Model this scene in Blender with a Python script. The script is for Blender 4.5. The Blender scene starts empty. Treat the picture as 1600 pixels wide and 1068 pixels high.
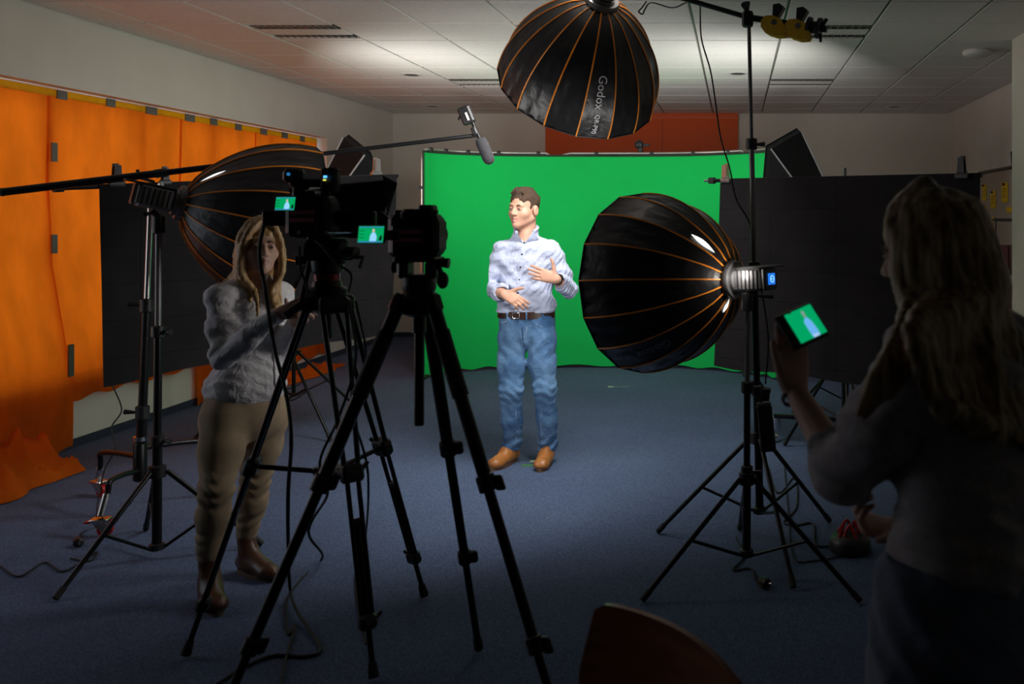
import bpy, math, random
import numpy as np
from mathutils import Vector, Matrix
random.seed(7)
V = Vector
PI = math.pi
scene = bpy.context.scene
COL = scene.collection

# ------------------------------------------------------------ camera, world, exposure
FPX, CX, CY, EYE = 1450.0, 1150.0, 340.0, 1.60
cam_data = bpy.data.cameras.new('camera')
cam = bpy.data.objects.new('camera', cam_data)
COL.objects.link(cam)
cam.location = (0, 0, EYE)
cam.rotation_euler = (PI/2, 0, 0)
cam_data.sensor_width = 36.0
cam_data.sensor_fit = 'HORIZONTAL'
cam_data.lens = FPX/1600*36
cam_data.shift_x = (800-CX)/1600
cam_data.shift_y = (CY-534)/1600
cam_data.clip_start = 0.05
cam_data.dof.use_dof = True
cam_data.dof.focus_distance = 6.0
cam_data.dof.aperture_fstop = 3.6
scene.camera = cam
scene.view_settings.view_transform = 'Standard'
scene.view_settings.look = 'None'
scene.view_settings.gamma = 1.0
scene.view_settings.use_curve_mapping = False
scene.view_settings.exposure = 0.0
world = bpy.data.worlds.new('overcast_daylight')
scene.world = world
world.use_nodes = True
wn = world.node_tree
for n in list(wn.nodes): wn.nodes.remove(n)
wo = wn.nodes.new('ShaderNodeOutputWorld'); wb = wn.nodes.new('ShaderNodeBackground')
wb.inputs[0].default_value = (0.80, 0.88, 1.0, 1); wb.inputs[1].default_value = 1.4
wn.links.new(wb.outputs[0], wo.inputs[0])
# diffuser radiance of the room's softboxes; last value powers an added fill light
L_KEY_TOP, L_KEY_RIGHT, L_KEY_LEFT, L_STRIP, ADDED_FILL = 37.0, 15.0, 11.0, 20.0, 14.0

def P(px, py, d):
    return V(((px-CX)*d/FPX, d, EYE-(py-CY)*d/FPX))
def G(px, d):            # floor point
    return V(((px-CX)*d/FPX, d, 0))

# ------------------------------------------------------------ materials
def lin(c):
    return tuple(((x/255)/12.92 if x/255 <= .04045 else ((x/255+.055)/1.055)**2.4) for x in c)
MATS = {}
def mat(name, col, rough=.6, metal=0., var=.12, scale=20., bump=0., bscale=60., emit=0., trans=0., spec=.5, coat=0., sheen=0., stretch=None):
    if name in MATS: return MATS[name]
    m = bpy.data.materials.new(name); m.use_nodes = True
    nt = m.node_tree; N = nt.nodes; L = nt.links
    b = N['Principled BSDF']; out = N['Material Output']
    tc = N.new('ShaderNodeTexCoord'); mp = N.new('ShaderNodeMapping')
    L.new(tc.outputs['Object'], mp.inputs['Vector'])
    if stretch: mp.inputs['Scale'].default_value = stretch
    if var > 0:
        nz = N.new('ShaderNodeTexNoise'); nz.inputs['Scale'].default_value = scale; nz.inputs['Detail'].default_value = 5
        L.new(mp.outputs[0], nz.inputs['Vector'])
        rp = N.new('ShaderNodeValToRGB')
        rp.color_ramp.elements[0].position = .3; rp.color_ramp.elements[1].position = .7
        rp.color_ramp.elements[0].color = tuple(c*(1-var) for c in col)+(1,)
        rp.color_ramp.elements[1].color = tuple(min(1, c*(1+var)) for c in col)+(1,)
        L.new(nz.outputs['Fac'], rp.inputs['Fac']); L.new(rp.outputs[0], b.inputs['Base Color'])
    else:
        b.inputs['Base Color'].default_value = tuple(col)+(1,)
    b.inputs['Roughness'].default_value = rough; b.inputs['Metallic'].default_value = metal
    b.inputs['Specular IOR Level'].default_value = spec
    if coat: b.inputs['Coat Weight'].default_value = coat
    if sheen: b.inputs['Sheen Weight'].default_value = sheen
    if bump > 0:
        nb = N.new('ShaderNodeTexNoise'); nb.inputs['Scale'].default_value = bscale; nb.inputs['Detail'].default_value = 6
        L.new(mp.outputs[0], nb.inputs['Vector'])
        bp = N.new('ShaderNodeBump'); bp.inputs['Strength'].default_value = bump; bp.inputs['Distance'].default_value = .01
        L.new(nb.outputs['Fac'], bp.inputs['Height']); L.new(bp.outputs[0], b.inputs['Normal'])
    if emit > 0:
        b.inputs['Emission Color'].default_value = tuple(col)+(1,); b.inputs['Emission Strength'].default_value = emit
    if trans > 0:
        t = N.new('ShaderNodeBsdfTranslucent'); mx = N.new('ShaderNodeMixShader'); mx.inputs[0].default_value = trans
        if var > 0: L.new(rp.outputs[0], t.inputs[0])
        else: t.inputs[0].default_value = tuple(col)+(1,)
        L.new(b.outputs[0], mx.inputs[1]); L.new(t.outputs[0], mx.inputs[2]); L.new(mx.outputs[0], out.inputs[0])
    MATS[name] = m
    return m
def glow(name, col, strength):
    if name in MATS: return MATS[name]
    m = bpy.data.materials.new(name); m.use_nodes = True
    nt = m.node_tree; nt.nodes.remove(nt.nodes['Principled BSDF'])
    e = nt.nodes.new('ShaderNodeEmission'); e.inputs[0].default_value = tuple(col)+(1,); e.inputs[1].default_value = strength
    nt.links.new(e.outputs[0], nt.nodes['Material Output'].inputs[0])
    MATS[name] = m
    return m

WALL = mat('wall_paint', (.76, .72, .65), .9, var=.03, scale=3, bump=.05, bscale=200)
CEIL = mat('mineral_fibre_tile', (.82, .80, .76), .95, var=.04, scale=30, bump=.15, bscale=350)
GRID = mat('ceiling_grid_metal', (.24, .235, .22), .5, .2, var=.02)
BLACKM = mat('black_metal', (.012, .012, .013), .35, .6, var=.1)
BLACKP = mat('black_plastic', (.010, .010, .011), .45, 0, var=.1, bump=.05, bscale=300)
RUBBER = mat('black_rubber', (.012, .012, .012), .75, var=.1)
CHROME = mat('bare_steel', (.62, .62, .62), .25, 1, var=.05)
ALU = mat('aluminium_tube', (.62, .61, .58), .35, .9, var=.05)
GREYM = mat('grey_metal', (.17, .17, .175), .45, .6, var=.1)
BOXFAB = mat('softbox_black_nylon', (.016, .0155, .017), .38, 0, var=.2, scale=8, bump=.6, bscale=14, spec=.45)
RIBOR = mat('orange_piping', (.95, .30, .025), .45, 0, var=.1)
FLAG = mat('black_flag_cloth', (.0125, .0115, .0125), .9, var=.2, scale=6, bump=.25, bscale=8, spec=.15)
_nt = FLAG.node_tree; _b = _nt.nodes['Principled BSDF']; _tc = _nt.nodes.new('ShaderNodeTexCoord'); _br = _nt.nodes.new('ShaderNodeTexBrick')
_br.inputs['Scale'].default_value = 1.0; _br.offset = 0.0; _br.inputs['Mortar Size'].default_value = .004; _br.inputs['Mortar Smooth'].default_value = 1.0
_br.inputs['Brick Width'].default_value = .42; _br.inputs['Row Height'].default_value = .21
_br.inputs['Color1'].default_value = _br.inputs['Color2'].default_value = (1, 1, 1, 1); _br.inputs['Mortar'].default_value = (0, 0, 0, 1)
_mp = _nt.nodes.new('ShaderNodeMapping'); _mp.inputs['Rotation'].default_value = (-PI/2, 0, 0)
_nt.links.new(_tc.outputs['Object'], _mp.inputs[0]); _nt.links.new(_mp.outputs[0], _br.inputs['Vector'])
_b2 = _nt.nodes.new('ShaderNodeBump'); _b2.inputs['Strength'].default_value = .5; _b2.inputs['Distance'].default_value = .01
_nt.links.new(_br.outputs['Color'], _b2.inputs['Height']); _nt.links.new(_b2.inputs['Normal'].links[0].from_socket if _b2.inputs['Normal'].links else _b.inputs['Normal'].links[0].from_socket, _b2.inputs['Normal']); _nt.links.new(_b2.outputs[0], _b.inputs['Normal'])
ORANGE = mat('orange_sheet', (.84, .165, .006), .8, 0, var=.16, scale=3.2, bump=.6, bscale=5, trans=.55, spec=.2, stretch=(1, 1.6, .8))
TAPEG = mat('grey_duct_tape', (.17, .17, .155), .55, var=.1)
TAPEY = mat('yellow_film', (.90, .60, .01), .45, var=.08, trans=.6)
GREEN = mat('chroma_green_fabric', (.006, .50, .095), .85, var=.05, scale=1.3, bump=.1, bscale=2.5, spec=.2)
REDPAINT = mat('orange_red_board', (.74, .115, .020), .6, var=.06, scale=1.5)
REDP = mat('red_plastic', (.45, .01, .015), .4, var=.1)
YELP = mat('yellow_plastic', (.62, .36, .015), .45, var=.12)
WHITEP = mat('white_plastic', (.75, .74, .72), .4, var=.03)
BLUEP = mat('blue_plastic', (.02, .12, .45), .4, var=.05)
TXT = mat('grey_print', (.78, .78, .80), .6, var=0)
TXTD = mat('dim_grey_print', (.34, .36, .40), .6, var=0)
GLASS = mat('lens_glass', (.01, .012, .02), .05, 0, var=0, coat=1.0)

def carpet_material():
    m = bpy.data.materials.new('navy_carpet'); m.use_nodes = True
    nt = m.node_tree; N = nt.nodes; L = nt.links; b = N['Principled BSDF']
    tc = N.new('ShaderNodeTexCoord')
    n1 = N.new('ShaderNodeTexNoise'); n1.inputs['Scale'].default_value = 190; n1.inputs['Detail'].default_value = 3
    n2 = N.new('ShaderNodeTexNoise'); n2.inputs['Scale'].default_value = 1.2; n2.inputs['Detail'].default_value = 4
    L.new(tc.outputs['Object'], n1.inputs['Vector']); L.new(tc.outputs['Object'], n2.inputs['Vector'])
    r = N.new('ShaderNodeValToRGB')
    r.color_ramp.elements[0].position = .34; r.color_ramp.elements[1].position = .68
    r.color_ramp.elements[0].color = (.052, .080, .150, 1); r.color_ramp.elements[1].color = (.150, .202, .340, 1)
    L.new(n1.outputs['Fac'], r.inputs['Fac'])
    mx = N.new('ShaderNodeMixRGB'); mx.blend_type = 'MULTIPLY'; mx.inputs[0].default_value = .35
    L.new(r.outputs[0], mx.inputs[1]); L.new(n2.outputs['Fac'], mx.inputs[2])
    L.new(mx.outputs[0], b.inputs['Base Color'])
    b.inputs['Roughness'].default_value = .95; b.inputs['Specular IOR Level'].default_value = .15
    bp = N.new('ShaderNodeBump'); bp.inputs['Strength'].default_value = .6; bp.inputs['Distance'].default_value = .006
    L.new(n1.outputs['Fac'], bp.inputs['Height']); L.new(bp.outputs[0], b.inputs['Normal'])
    return m
CARPET = carpet_material()

# ------------------------------------------------------------ object helpers
ORG = {}
def empty(name, loc, label=None, cat=None, group=None, kind=None):
    o = bpy.data.objects.new(name, None); COL.objects.link(o)
    o.location = loc; ORG[o] = V(loc); o.empty_display_size = .1
    tag(o, label, cat, group, kind)
    return o
def tag(o, label=None, cat=None, group=None, kind=None):
    if label: o['label'] = label
    if cat: o['category'] = cat
    if group: o['group'] = group
    if kind: o['kind'] = kind
    return o
def link_mesh(name, me, parent=None, loc=None):
    o = bpy.data.objects.new(name, me); COL.objects.link(o)
    if parent is not None: o.parent = parent; ORG[o] = ORG[parent]
    else: ORG[o] = V(loc) if loc is not None else V((0, 0, 0))
    if loc is not None: o.location = loc
    return o
def frame_of(d, ref=None):
    d = V(d).normalized()
    ref = V(ref) if ref is not None else (V((0, 0, 1)) if abs(d.z) < .95 else V((1, 0, 0)))
    a = ref.cross(d)
    if a.length < 1e-6: a = V((1, 0, 0)).cross(d)
    a.normalize(); b = d.cross(a).normalized()
    return a, b, d

class MB:
    def __init__(s): s.v = []; s.f = []; s.m = []
    def add(s, verts, faces, mi=0):
        o = len(s.v); s.v += [V(x) for x in verts]
        s.f += [tuple(i+o for i in f) for f in faces]; s.m += [mi]*len(faces)
        return s
    def box(s, c, size, ax=None, bev=0., mi=0):
        c = V(c); hx, hy, hz = [q/2 for q in size]
        X, Y, Z = ax if ax else (V((1, 0, 0)), V((0, 1, 0)), V((0, 0, 1)))
        b = min(bev, hx*.9, hy*.9, hz*.9)
        if b <= 0:
            vs = [c+X*(sx*hx)+Y*(sy*hy)+Z*(sz*hz) for sx in (-1, 1) for sy in (-1, 1) for sz in (-1, 1)]
            fs = [(0, 1, 3, 2), (4, 6, 7, 5), (0, 4, 5, 1), (2, 3, 7, 6), (0, 2, 6, 4), (1, 5, 7, 3)]
            return s.add(vs, fs, mi)
        def ring(ix, iy, z):
            return [(ix, -iy+b, z), (ix, iy-b, z), (ix-b, iy, z), (-ix+b, iy, z), (-ix, iy-b, z), (-ix, -iy+b, z), (-ix+b, -iy, z), (ix-b, -iy, z)]
        rs = [ring(hx-b*.6, hy-b*.6, -hz), ring(hx, hy, -hz+b), ring(hx, hy, hz-b), ring(hx-b*.6, hy-b*.6, hz)]
        vs = [c+X*p[0]+Y*p[1]+Z*p[2] for r in rs for p in r]
        fs = [tuple(range(7, -1, -1)), tuple(range(24, 32))]
        for k in range(3):
            for i in range(8):
                j = (i+1) % 8
                fs.append((k*8+i, k*8+j, k*8+8+j, k*8+8+i))
        return s.add(vs, fs, mi)
    def tube(s, pts, r, n=8, mi=0, caps=True, closed=False):
        pts = [V(p) for p in pts]; m = len(pts)
        rr = r if isinstance(r, (list, tuple)) else [r]*m
        vs = []; a = None
        for i in range(m):
            if closed: t = pts[(i+1) % m]-pts[i-1]
            else: t = pts[min(i+1, m-1)]-pts[max(i-1, 0)]
            if t.length < 1e-9: t = V((0, 0, 1))
            t.normalize()
            if a is None: a, b, _ = frame_of(t)
            else:
                a = a-t*a.dot(t)
                if a.length < 1e-6: a, b, _ = frame_of(t)
                a.normalize(); b = t.cross(a)
            for k in range(n):
                th = 2*PI*k/n
                vs.append(pts[i]+(a*math.cos(th)+b*math.sin(th))*rr[i])
        fs = []
        rng = m if closed else m-1
        for i in range(rng):
            i2 = (i+1) % m
            for k in range(n):
                k2 = (k+1) % n
                fs.append((i*n+k, i*n+k2, i2*n+k2, i2*n+k))
        if caps and not closed:
            fs.append(tuple(range(n-1, -1, -1))); fs.append(tuple((m-1)*n+k for k in range(n)))
        return s.add(vs, fs, mi)
    def lathe(s, o, axis, prof, n=24, mi=0, ref=None, caps=True):
        a, b, d = frame_of(axis, ref); o = V(o)
        vs = [o+d*h+(a*math.cos(2*PI*k/n)+b*math.sin(2*PI*k/n))*r for h, r in prof for k in range(n)]
        fs = []
        for i in range(len(prof)-1):
            for k in range(n):
                k2 = (k+1) % n
                fs.append((i*n+k, i*n+k2, (i+1)*n+k2, (i+1)*n+k))
        if caps:
            fs.append(tuple(range(n-1, -1, -1))); fs.append(tuple((len(prof)-1)*n+k for k in range(n)))
        return s.add(vs, fs, mi)
    def ball(s, c, r, n=12, m=8, mi=0, ax=None):
        c = V(c); R = r if isinstance(r, (list, tuple)) else (r, r, r)
        X, Y, Z = ax if ax else (V((1, 0, 0)), V((0, 1, 0)), V((0, 0, 1)))
        vs = []
        for i in range(m+1):
            ph = PI*i/m
            for k in range(n):
                th = 2*PI*k/n
                vs.append(c+X*(R[0]*math.sin(ph)*math.cos(th))+Y*(R[1]*math.sin(ph)*math.sin(th))+Z*(R[2]*math.cos(ph)))
        fs = [(i*n+k, (i+1)*n+k, (i+1)*n+(k+1) % n, i*n+(k+1) % n) for i in range(m) for k in range(n)]
        return s.add(vs, fs, mi)
    def prism(s, poly, c, X, Y, Z, h, mi=0):      # polygon in X,Y, extruded along Z by h (centred)
        c = V(c); n = len(poly)
        vs = [c+X*p[0]+Y*p[1]-Z*(h/2) for p in poly]+[c+X*p[0]+Y*p[1]+Z*(h/2) for p in poly]
        fs = [tuple(range(n-1, -1, -1)), tuple(range(n, 2*n))]+[(i, (i+1) % n, n+(i+1) % n, n+i) for i in range(n)]
        return s.add(vs, fs, mi)
    def build(s, name, m, parent=None, smooth=None, loc=None, **kw):
        o0 = ORG[parent] if parent is not None else (V(loc) if loc is not None else V((0, 0, 0)))
        me = bpy.data.meshes.new(name)
        me.from_pydata([tuple(v-o0) for v in s.v], [], s.f)
        ms = m if isinstance(m, (list, tuple)) else [m]
        for q in ms: me.materials.append(q)
        if len(ms) > 1: me.polygons.foreach_set('material_index', s.m)
        if smooth: smooth_mesh(me, smooth)
        me.update()
        o = link_mesh(name, me, parent, loc if parent is None else None)
        tag(o, **kw)
        return o
def smooth_mesh(me, ang=40):
    me.polygons.foreach_set('use_smooth', [True]*len(me.polygons))
    if ang is True or ang >= 179: return
    me.set_sharp_from_angle(angle=math.radians(ang))
def T(name, pts, r, m, parent=None, n=8, **kw):
    return MB().tube(pts, r, n).build(name, m, parent, 50, **kw)
def B(name, c, size, m, parent=None, ax=None, bev=.003, **kw):
    return MB().box(c, size, ax, bev).build(name, m, parent, 35, **kw)
def cr(pts, sub=8):                          # Catmull-Rom through points
    pts = [V(p) for p in pts]; q = [pts[0]*2-pts[1]]+pts+[pts[-1]*2-pts[-2]]; out = []
    for i in range(1, len(q)-2):
        p0, p1, p2, p3 = q[i-1:i+3]
        for k in range(sub):
            t = k/sub
            out.append(.5*((2*p1)+(p2-p0)*t+(2*p0-5*p1+4*p2-p3)*t*t+(3*p1-p0-3*p2+p3)*t**3))
    out.append(pts[-1]); return out
def cable(name, pts, r, label, group=None, m=None, sub=8):
    o = MB().tube(cr(pts, sub), r, 6).build(name, m or RUBBER, None, 60, loc=tuple(pts[0]))
    return tag(o, label, 'cable', group)
def basis(z, up=(0, 0, 1)):                  # axes with Z = z and Y as near up as possible
    z = V(z).normalized(); x = V(up).cross(z).normalized(); y = z.cross(x)
    return x, y, z
# ------------------------------------------------------------ the room
WX, WR, WR2, JOG, BACK, FRONT, CZ = -4.62, 2.86, 2.18, 7.33, 12.5, -5.0, 3.005
def sbox(name, lo, hi, m, parent=None, kind='structure'):
    lo, hi = V(lo), V(hi)
    o = MB().box((lo+hi)/2, hi-lo).build(name, m, parent, None, loc=None if parent else tuple((lo+hi)/2))
    if kind and not parent: o['kind'] = kind
    return o
sbox('floor', (-5.2, FRONT-.2, -.1), (3.2, BACK+.2, 0), CARPET)
ceil = sbox('ceiling', (-5.2, FRONT-.2, CZ+.02), (3.2, BACK+.2, CZ+.1), GRID)
sbox('wall_back', (-5.2, BACK, 0), (3.2, BACK+.2, CZ+.02), WALL)
sbox('wall_front', (-5.2, FRONT-.2, 0), (3.2, FRONT, CZ+.02), mat('unseen_wall_darkened', (.08, .08, .085), .95, var=.1))  # unseen wall, its dark tone chosen to cut light bounced into the foreground
sbox('wall_right', (WR, JOG, 0), (WR+.2, BACK, CZ+.02), WALL)
sbox('wall_right_jog', (WR2, FRONT, 0), (WR+.2, JOG, CZ+.02), WALL)
# left wall with its long window
W0, W1, SILL, LINT = 3.0, 10.48, .50, 2.50
wl = empty('wall_left', (WX, 4, 0), kind='structure')
def wpart(name, lo, hi, m=WALL):
    lo, hi = V(lo), V(hi); MB().box((lo+hi)/2, hi-lo).build(name, m, wl)
wpart('lintel', (WX-.30, W0, LINT), (WX, W1, CZ+.02))
wpart('parapet', (WX-.30, W0, 0), (WX, W1, SILL))
wpart('end_pier', (WX-.30, W1, 0), (WX, BACK, CZ+.02))
wpart('near_pier', (WX-.30, FRONT, 0), (WX, W0, CZ+.02))
FRAMEW = mat('window_frame_white', (.7, .69, .66), .5, var=.03)
PANE = bpy.data.materials.new('window_pane'); PANE.use_nodes = True
_nt = PANE.node_tree; _nt.nodes.remove(_nt.nodes['Principled BSDF'])
_t = _nt.nodes.new('ShaderNodeBsdfTransparent'); _g = _nt.nodes.new('ShaderNodeBsdfGlossy'); _x = _nt.nodes.new('ShaderNodeMixShader')
_g.inputs['Roughness'].default_value = .05; _x.inputs[0].default_value = .08
_nt.links.new(_t.outputs[0], _x.inputs[1]); _nt.links.new(_g.outputs[0], _x.inputs[2]); _nt.links.new(_x.outputs[0], _nt.nodes['Material Output'].inputs[0])
win = empty('window_1', (WX-.2, 6, SILL), kind='structure')
fx0, fx1 = WX-.24, WX-.17
def fpart(name, lo, hi, m=FRAMEW):
    lo, hi = V(lo), V(hi); MB().box((lo+hi)/2, hi-lo, None, .004).build(name, m, win)
fpart('frame_rail', (fx0, W0, LINT-.06), (fx1, W1, LINT)); fpart('frame_rail', (fx0, W0, SILL), (fx1, W1, SILL+.06))
ms = [W0, 4.3, 5.35, 6.35, 7.35, 8.35, 9.4, W1-.06]
for y in ms: fpart('mullion', (fx0, y, SILL+.06), (fx1, y+.075, LINT-.06))
for a, b in zip(ms[:-1], ms[1:]): fpart('pane', (WX-.212, a+.075, SILL+.06), (WX-.204, b, LINT-.06), PANE)
SK = mat('navy_carpet_skirting', (.03, .038, .07), .9, var=.2, scale=120)
sbox('baseboard_left', (WX, FRONT, 0), (WX+.012, BACK, .06), SK)
sbox('baseboard_back', (WX+.012, BACK-.012, 0), (WR, BACK, .06), SK)
sbox('baseboard_right', (WR-.012, JOG, 0), (WR, BACK-.012, .06), SK)
sbox('baseboard_jog', (WR2-.012, FRONT, 0), (WR2, JOG, .06), SK)
# ceiling tiles on a metal grid; light fittings take the place of some
TS = .655; TX0 = .347-TS*8; TY0 = 6.68-TS*14
fit = {}
def cell(x, y): return (round((x-TX0)/TS-.5), round((y-TY0)/TS-.5))
FITS = [(-3.25, 7.0, 'at the near end above the orange window sheets'), (.67, 7.0, 'above the yellow clamps of the boom'), (.67, 9.6, 'between the boom stand and the back wall'),
        (-2.6, 9.6, 'nearest the back wall above the microphone'), (-1.3, 7.0, 'half hidden behind the overhead softbox')]
for x, y, w in FITS: fit[cell(x, y)] = w
tile_me = None
nx = int((WR-TX0)/TS)+1
for i in range(-1, nx+1):
    for j in range(0, int((BACK-TY0)/TS)+1):
        x0, x1 = max(TX0+i*TS, WX), min(TX0+(i+1)*TS, WR); y0, y1 = max(TY0+j*TS, FRONT), min(TY0+(j+1)*TS, BACK)
        if x1-x0 < .08 or y1-y0 < .08 or (i, j) in fit: continue
        if y1 < 3.5: continue
        if x0 > WR2 and y1 < JOG: continue
        full = abs(x1-x0-TS) < 1e-6 and abs(y1-y0-TS) < 1e-6
        c = V(((x0+x1)/2, (y0+y1)/2, CZ+.008))
        if full and tile_me:
            o = bpy.data.objects.new('ceiling_tile', tile_me); COL.objects.link(o); o.parent = ceil; o.location = c-ORG[ceil]
        else:
            me = bpy.data.meshes.new('ceiling_tile'); mb = MB().box((0, 0, 0), (x1-x0-.020, y1-y0-.020, .024), None, .004)
            me.from_pydata([tuple(v) for v in mb.v], [], mb.f); me.materials.append(CEIL)
            o = bpy.data.objects.new('ceiling_tile', me); COL.objects.link(o); o.parent = ceil; o.location = c-ORG[ceil]
            if full: tile_me = me
LOUV = mat('louvre_metal', (.5, .52, .5), .25, .9, var=.03)
DARK = mat('dark_recess', (.02, .02, .02), .7, var=0)
for (i, j), w in fit.items():
    c = V((TX0+(i+.5)*TS, TY0+(j+.5)*TS, CZ))
    e = empty('louvre_light', c, 'switched-off ceiling light with two louvre strips, '+w, 'ceiling light', 'louvre lights in the ceiling')
    hs = TS-.016
    for yy, hh in ((-hs/2+.035, .07), (0, .21), (hs/2-.035, .07)):
        B('panel', c+V((0, yy, .008)), (hs, hh, .024), CEIL, e, None, .003)
    for yy in (-.19, .19):
        if True:
            B('reflector', c+V((0, yy, .017)), (hs, .17, .006), DARK, e, None, 0)
            for k in range(12):
                B('louvre_blade', c+V((-hs/2+hs*(k+.5)/12, yy, .006)), (.006, .17, .018), LOUV, e, None, 0)
            for q in (-.083, 0, .083):
                B('louvre_rail', c+V((0, yy+q, .006)), (hs, .005, .020), LOUV, e, None, 0)
for px, py, w in ((1153, 114, 'right of the overhead softbox'), (643, 116, 'beside the far louvre light above the microphone'), (676, 165, 'close to the back wall left of the softbox'), (1397, 166, 'close to the back wall above the dark screen')):
    d = 1.405*FPX/(CY-py); c = P(px, py, d); c.z = CZ
    e = empty('downlight', c, 'small round recessed downlight '+w, 'downlight', 'round downlights in the ceiling')
    MB().lathe(c+V((0, 0, -.008)), (0, 0, 1), [(0, .075), (0, .098), (.009, .105), (.02, .105)], 24).build('trim_ring', WHITEP, e, 40)
    MB().lathe(c+V((0, 0, -.010)), (0, 0, 1), [(0, .03), (.002, .07), (.006, .072)], 24).build('lens', GREYM, e, 40)
c = P(1527, 78, 1.405*FPX/262); c.z = CZ
e = empty('access_point', c, 'white round wireless access point under the ceiling by the wall corner', 'access point')
MB().lathe(c, (0, 0, -1), [(0, .11), (.02, .125), (.04, .12), (.055, .09), (.06, .0)], 28).build('housing', WHITEP, e, 60)
B('mount_bracket', c+V((.16, .02, -.008)), (.14, .05, .016), WHITEP, e)
# orange-red board high on the back wall
bc = V((-1.265, BACK-.03, 2.0))
e = empty('wall_board', (bc.x, bc.y, 1.2), 'orange-red board high on the back wall behind the green screen', 'board')
for x0, x1 in ((-2.56, -.99), (-.985, .03)):
    B('panel', ((x0+x1)/2, BACK-.02, 2.06), (x1-x0, .04, 1.72), REDPAINT, e, None, .004)
B('top_rail', (-1.265, BACK-.03, 2.96), (2.59, .055, .085), REDPAINT, e, None, .005)
# yellow notes on the pin rail of the right wall
CORK = mat('beige_pinboard', (.45, .39, .32), .9, var=.06, scale=60, bump=.1, bscale=200)
y0, y1 = 8.6, 10.85
e = empty('pinboard', (WR-.02, 9.7, .9), 'beige pinboard with a wooden top rail on the wall beside the dark screen', 'pinboard')
B('board', (WR-.012, (y0+y1)/2, 1.55), (.024, y1-y0, 1.1), CORK, e)
B('top_rail', (WR-.018, (y0+y1)/2, 2.12), (.036, y1-y0, .03), mat('brown_rail', (.12, .085, .06), .6), e)
NOTE = mat('yellow_paper', (.86, .58, .01), .7, var=.05)
INK = mat('note_ink', (.16, .10, .02), .8, var=0)
PINB = mat('blue_pin', (.02, .09, .3), .35, var=0); PINR = mat('dark_red_pin', (.12, .02, .02), .35, var=0)
def ypx(px): return WR*FPX/(px-CX)
for px, py, w, h, tilt, pin, lab in ((1542, 301, .085, .19, .03, PINR, 'leftmost full sheet, with a dark pin and written lines'), (1556, 312, .10, .20, -.10, PINB, 'under the blue pin, hanging askew'),
                        (1574, 301, .11, .215, .05, PINR, 'rightmost, torn along its bottom edge'), (1531, 305, .045, .15, 0, PINB, 'narrow strip half hidden by the dark screen'),
                        (1543, 328, .07, .11, .04, PINR, 'short piece low beneath the others'), (1581, 328, .09, .06, 0, None, 'ragged scrap just above the shelf'), (1556, 350, .05, .16, .0, None, 'low strip beside the shelf')):
    y = ypx(px); c = V((WR-.030, y, EYE-(py-CY)*y/FPX))
    e = empty('paper_note', c, 'yellow paper note on the pinboard, '+lab, 'note', 'yellow notes on the pinboard')
    ax = (V((0, math.cos(tilt), math.sin(tilt))), V((0, -math.sin(tilt), math.cos(tilt))), V((1, 0, 0)))
    w *= 2.1
    poly = [(-w/2, h/2), (-w/2, -h/2+.01)]+[(-w/2+w*q/6, -h/2+(.012 if q % 2 else 0)) for q in range(1, 6)]+[(w/2, -h/2+.015), (w/2, h/2)]
    MB().prism(poly, c, *ax, .003).build('sheet', NOTE, e)
    for k in range(4):
        if h > .15: B('written_line', c+ax[0]*(.01*(k % 2))+ax[1]*(h*.18-k*h*.13)-V((.003, 0, 0)), (w*(.6-.08*(k % 3)), .006, .002), INK, e, ax, 0)
    if pin: MB().lathe(c+ax[1]*(h*.42)-V((.002, 0, 0)), (-1, 0, 0), [(0, .012), (.012, .012), (.02, .016), (.024, .01)], 10).build('push_pin', pin, e, 50)
# shelf against the wall under the notes
ys = 8.55; sx = WR-.20
e = empty('shelf_unit', (sx, ys, 0), 'dark metal shelf unit with boxes against the wall under the yellow notes', 'shelf')
for dx in (-.16, .16):
    for dy in (-.40, .40): T('post', [(sx+dx, ys+dy, 0), (sx+dx, ys+dy, 1.60)], .013, GREYM, e)
for z in (.2, .65, 1.1, 1.58): B('shelf_board', (sx, ys, z), (.37, .86, .03), BLACKM, e, None, .004)
REDBOX = mat('dark_red_box', (.10, .028, .03), .6, var=.2, scale=30)
for k, (z, h) in enumerate(((1.115, .20), (1.115, .20), (.665, .3), (.665, .26))):
    y = ys+(.2 if k % 2 else -.2)
    e2 = empty('storage_box', (sx, y, z), 'dark red storage box on the %s shelf board, %s' % (('upper', 'upper', 'middle', 'middle')[k], ('near side', 'far side')[k % 2]), 'box', 'boxes on the shelf unit')
    B('body', (sx, y, z+h/2), (.3, .34, h), REDBOX, e2, None, .006); B('lid', (sx, y, z+h+.012), (.31, .35, .024), REDBOX, e2, None, .005)
    B('label_card', (sx-.152, y, z+h*.55), (.004, .1, .05), TXTD, e2, None, 0)
# slim dark clip hanging at the wall corner
e = empty('wall_hook', P(1581, 245, 7.45), 'slim dark hook at the edge of the projecting wall', 'hook')
pc = P(1580, 262, 7.40)
B('hook_plate', pc+V((.004, 0, .06)), (.008, .02, .14), BLACKP, e, (V((1, 0, .08)).normalized(), V((0, 1, 0)), V((-.08, 0, 1)).normalized()), .002)
T('hook_bar', [pc+V((.004, 0, .0)), pc+V((-.006, 0, -.008)), pc+V((-.008, 0, .006))], .003, BLACKP, e)

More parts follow.
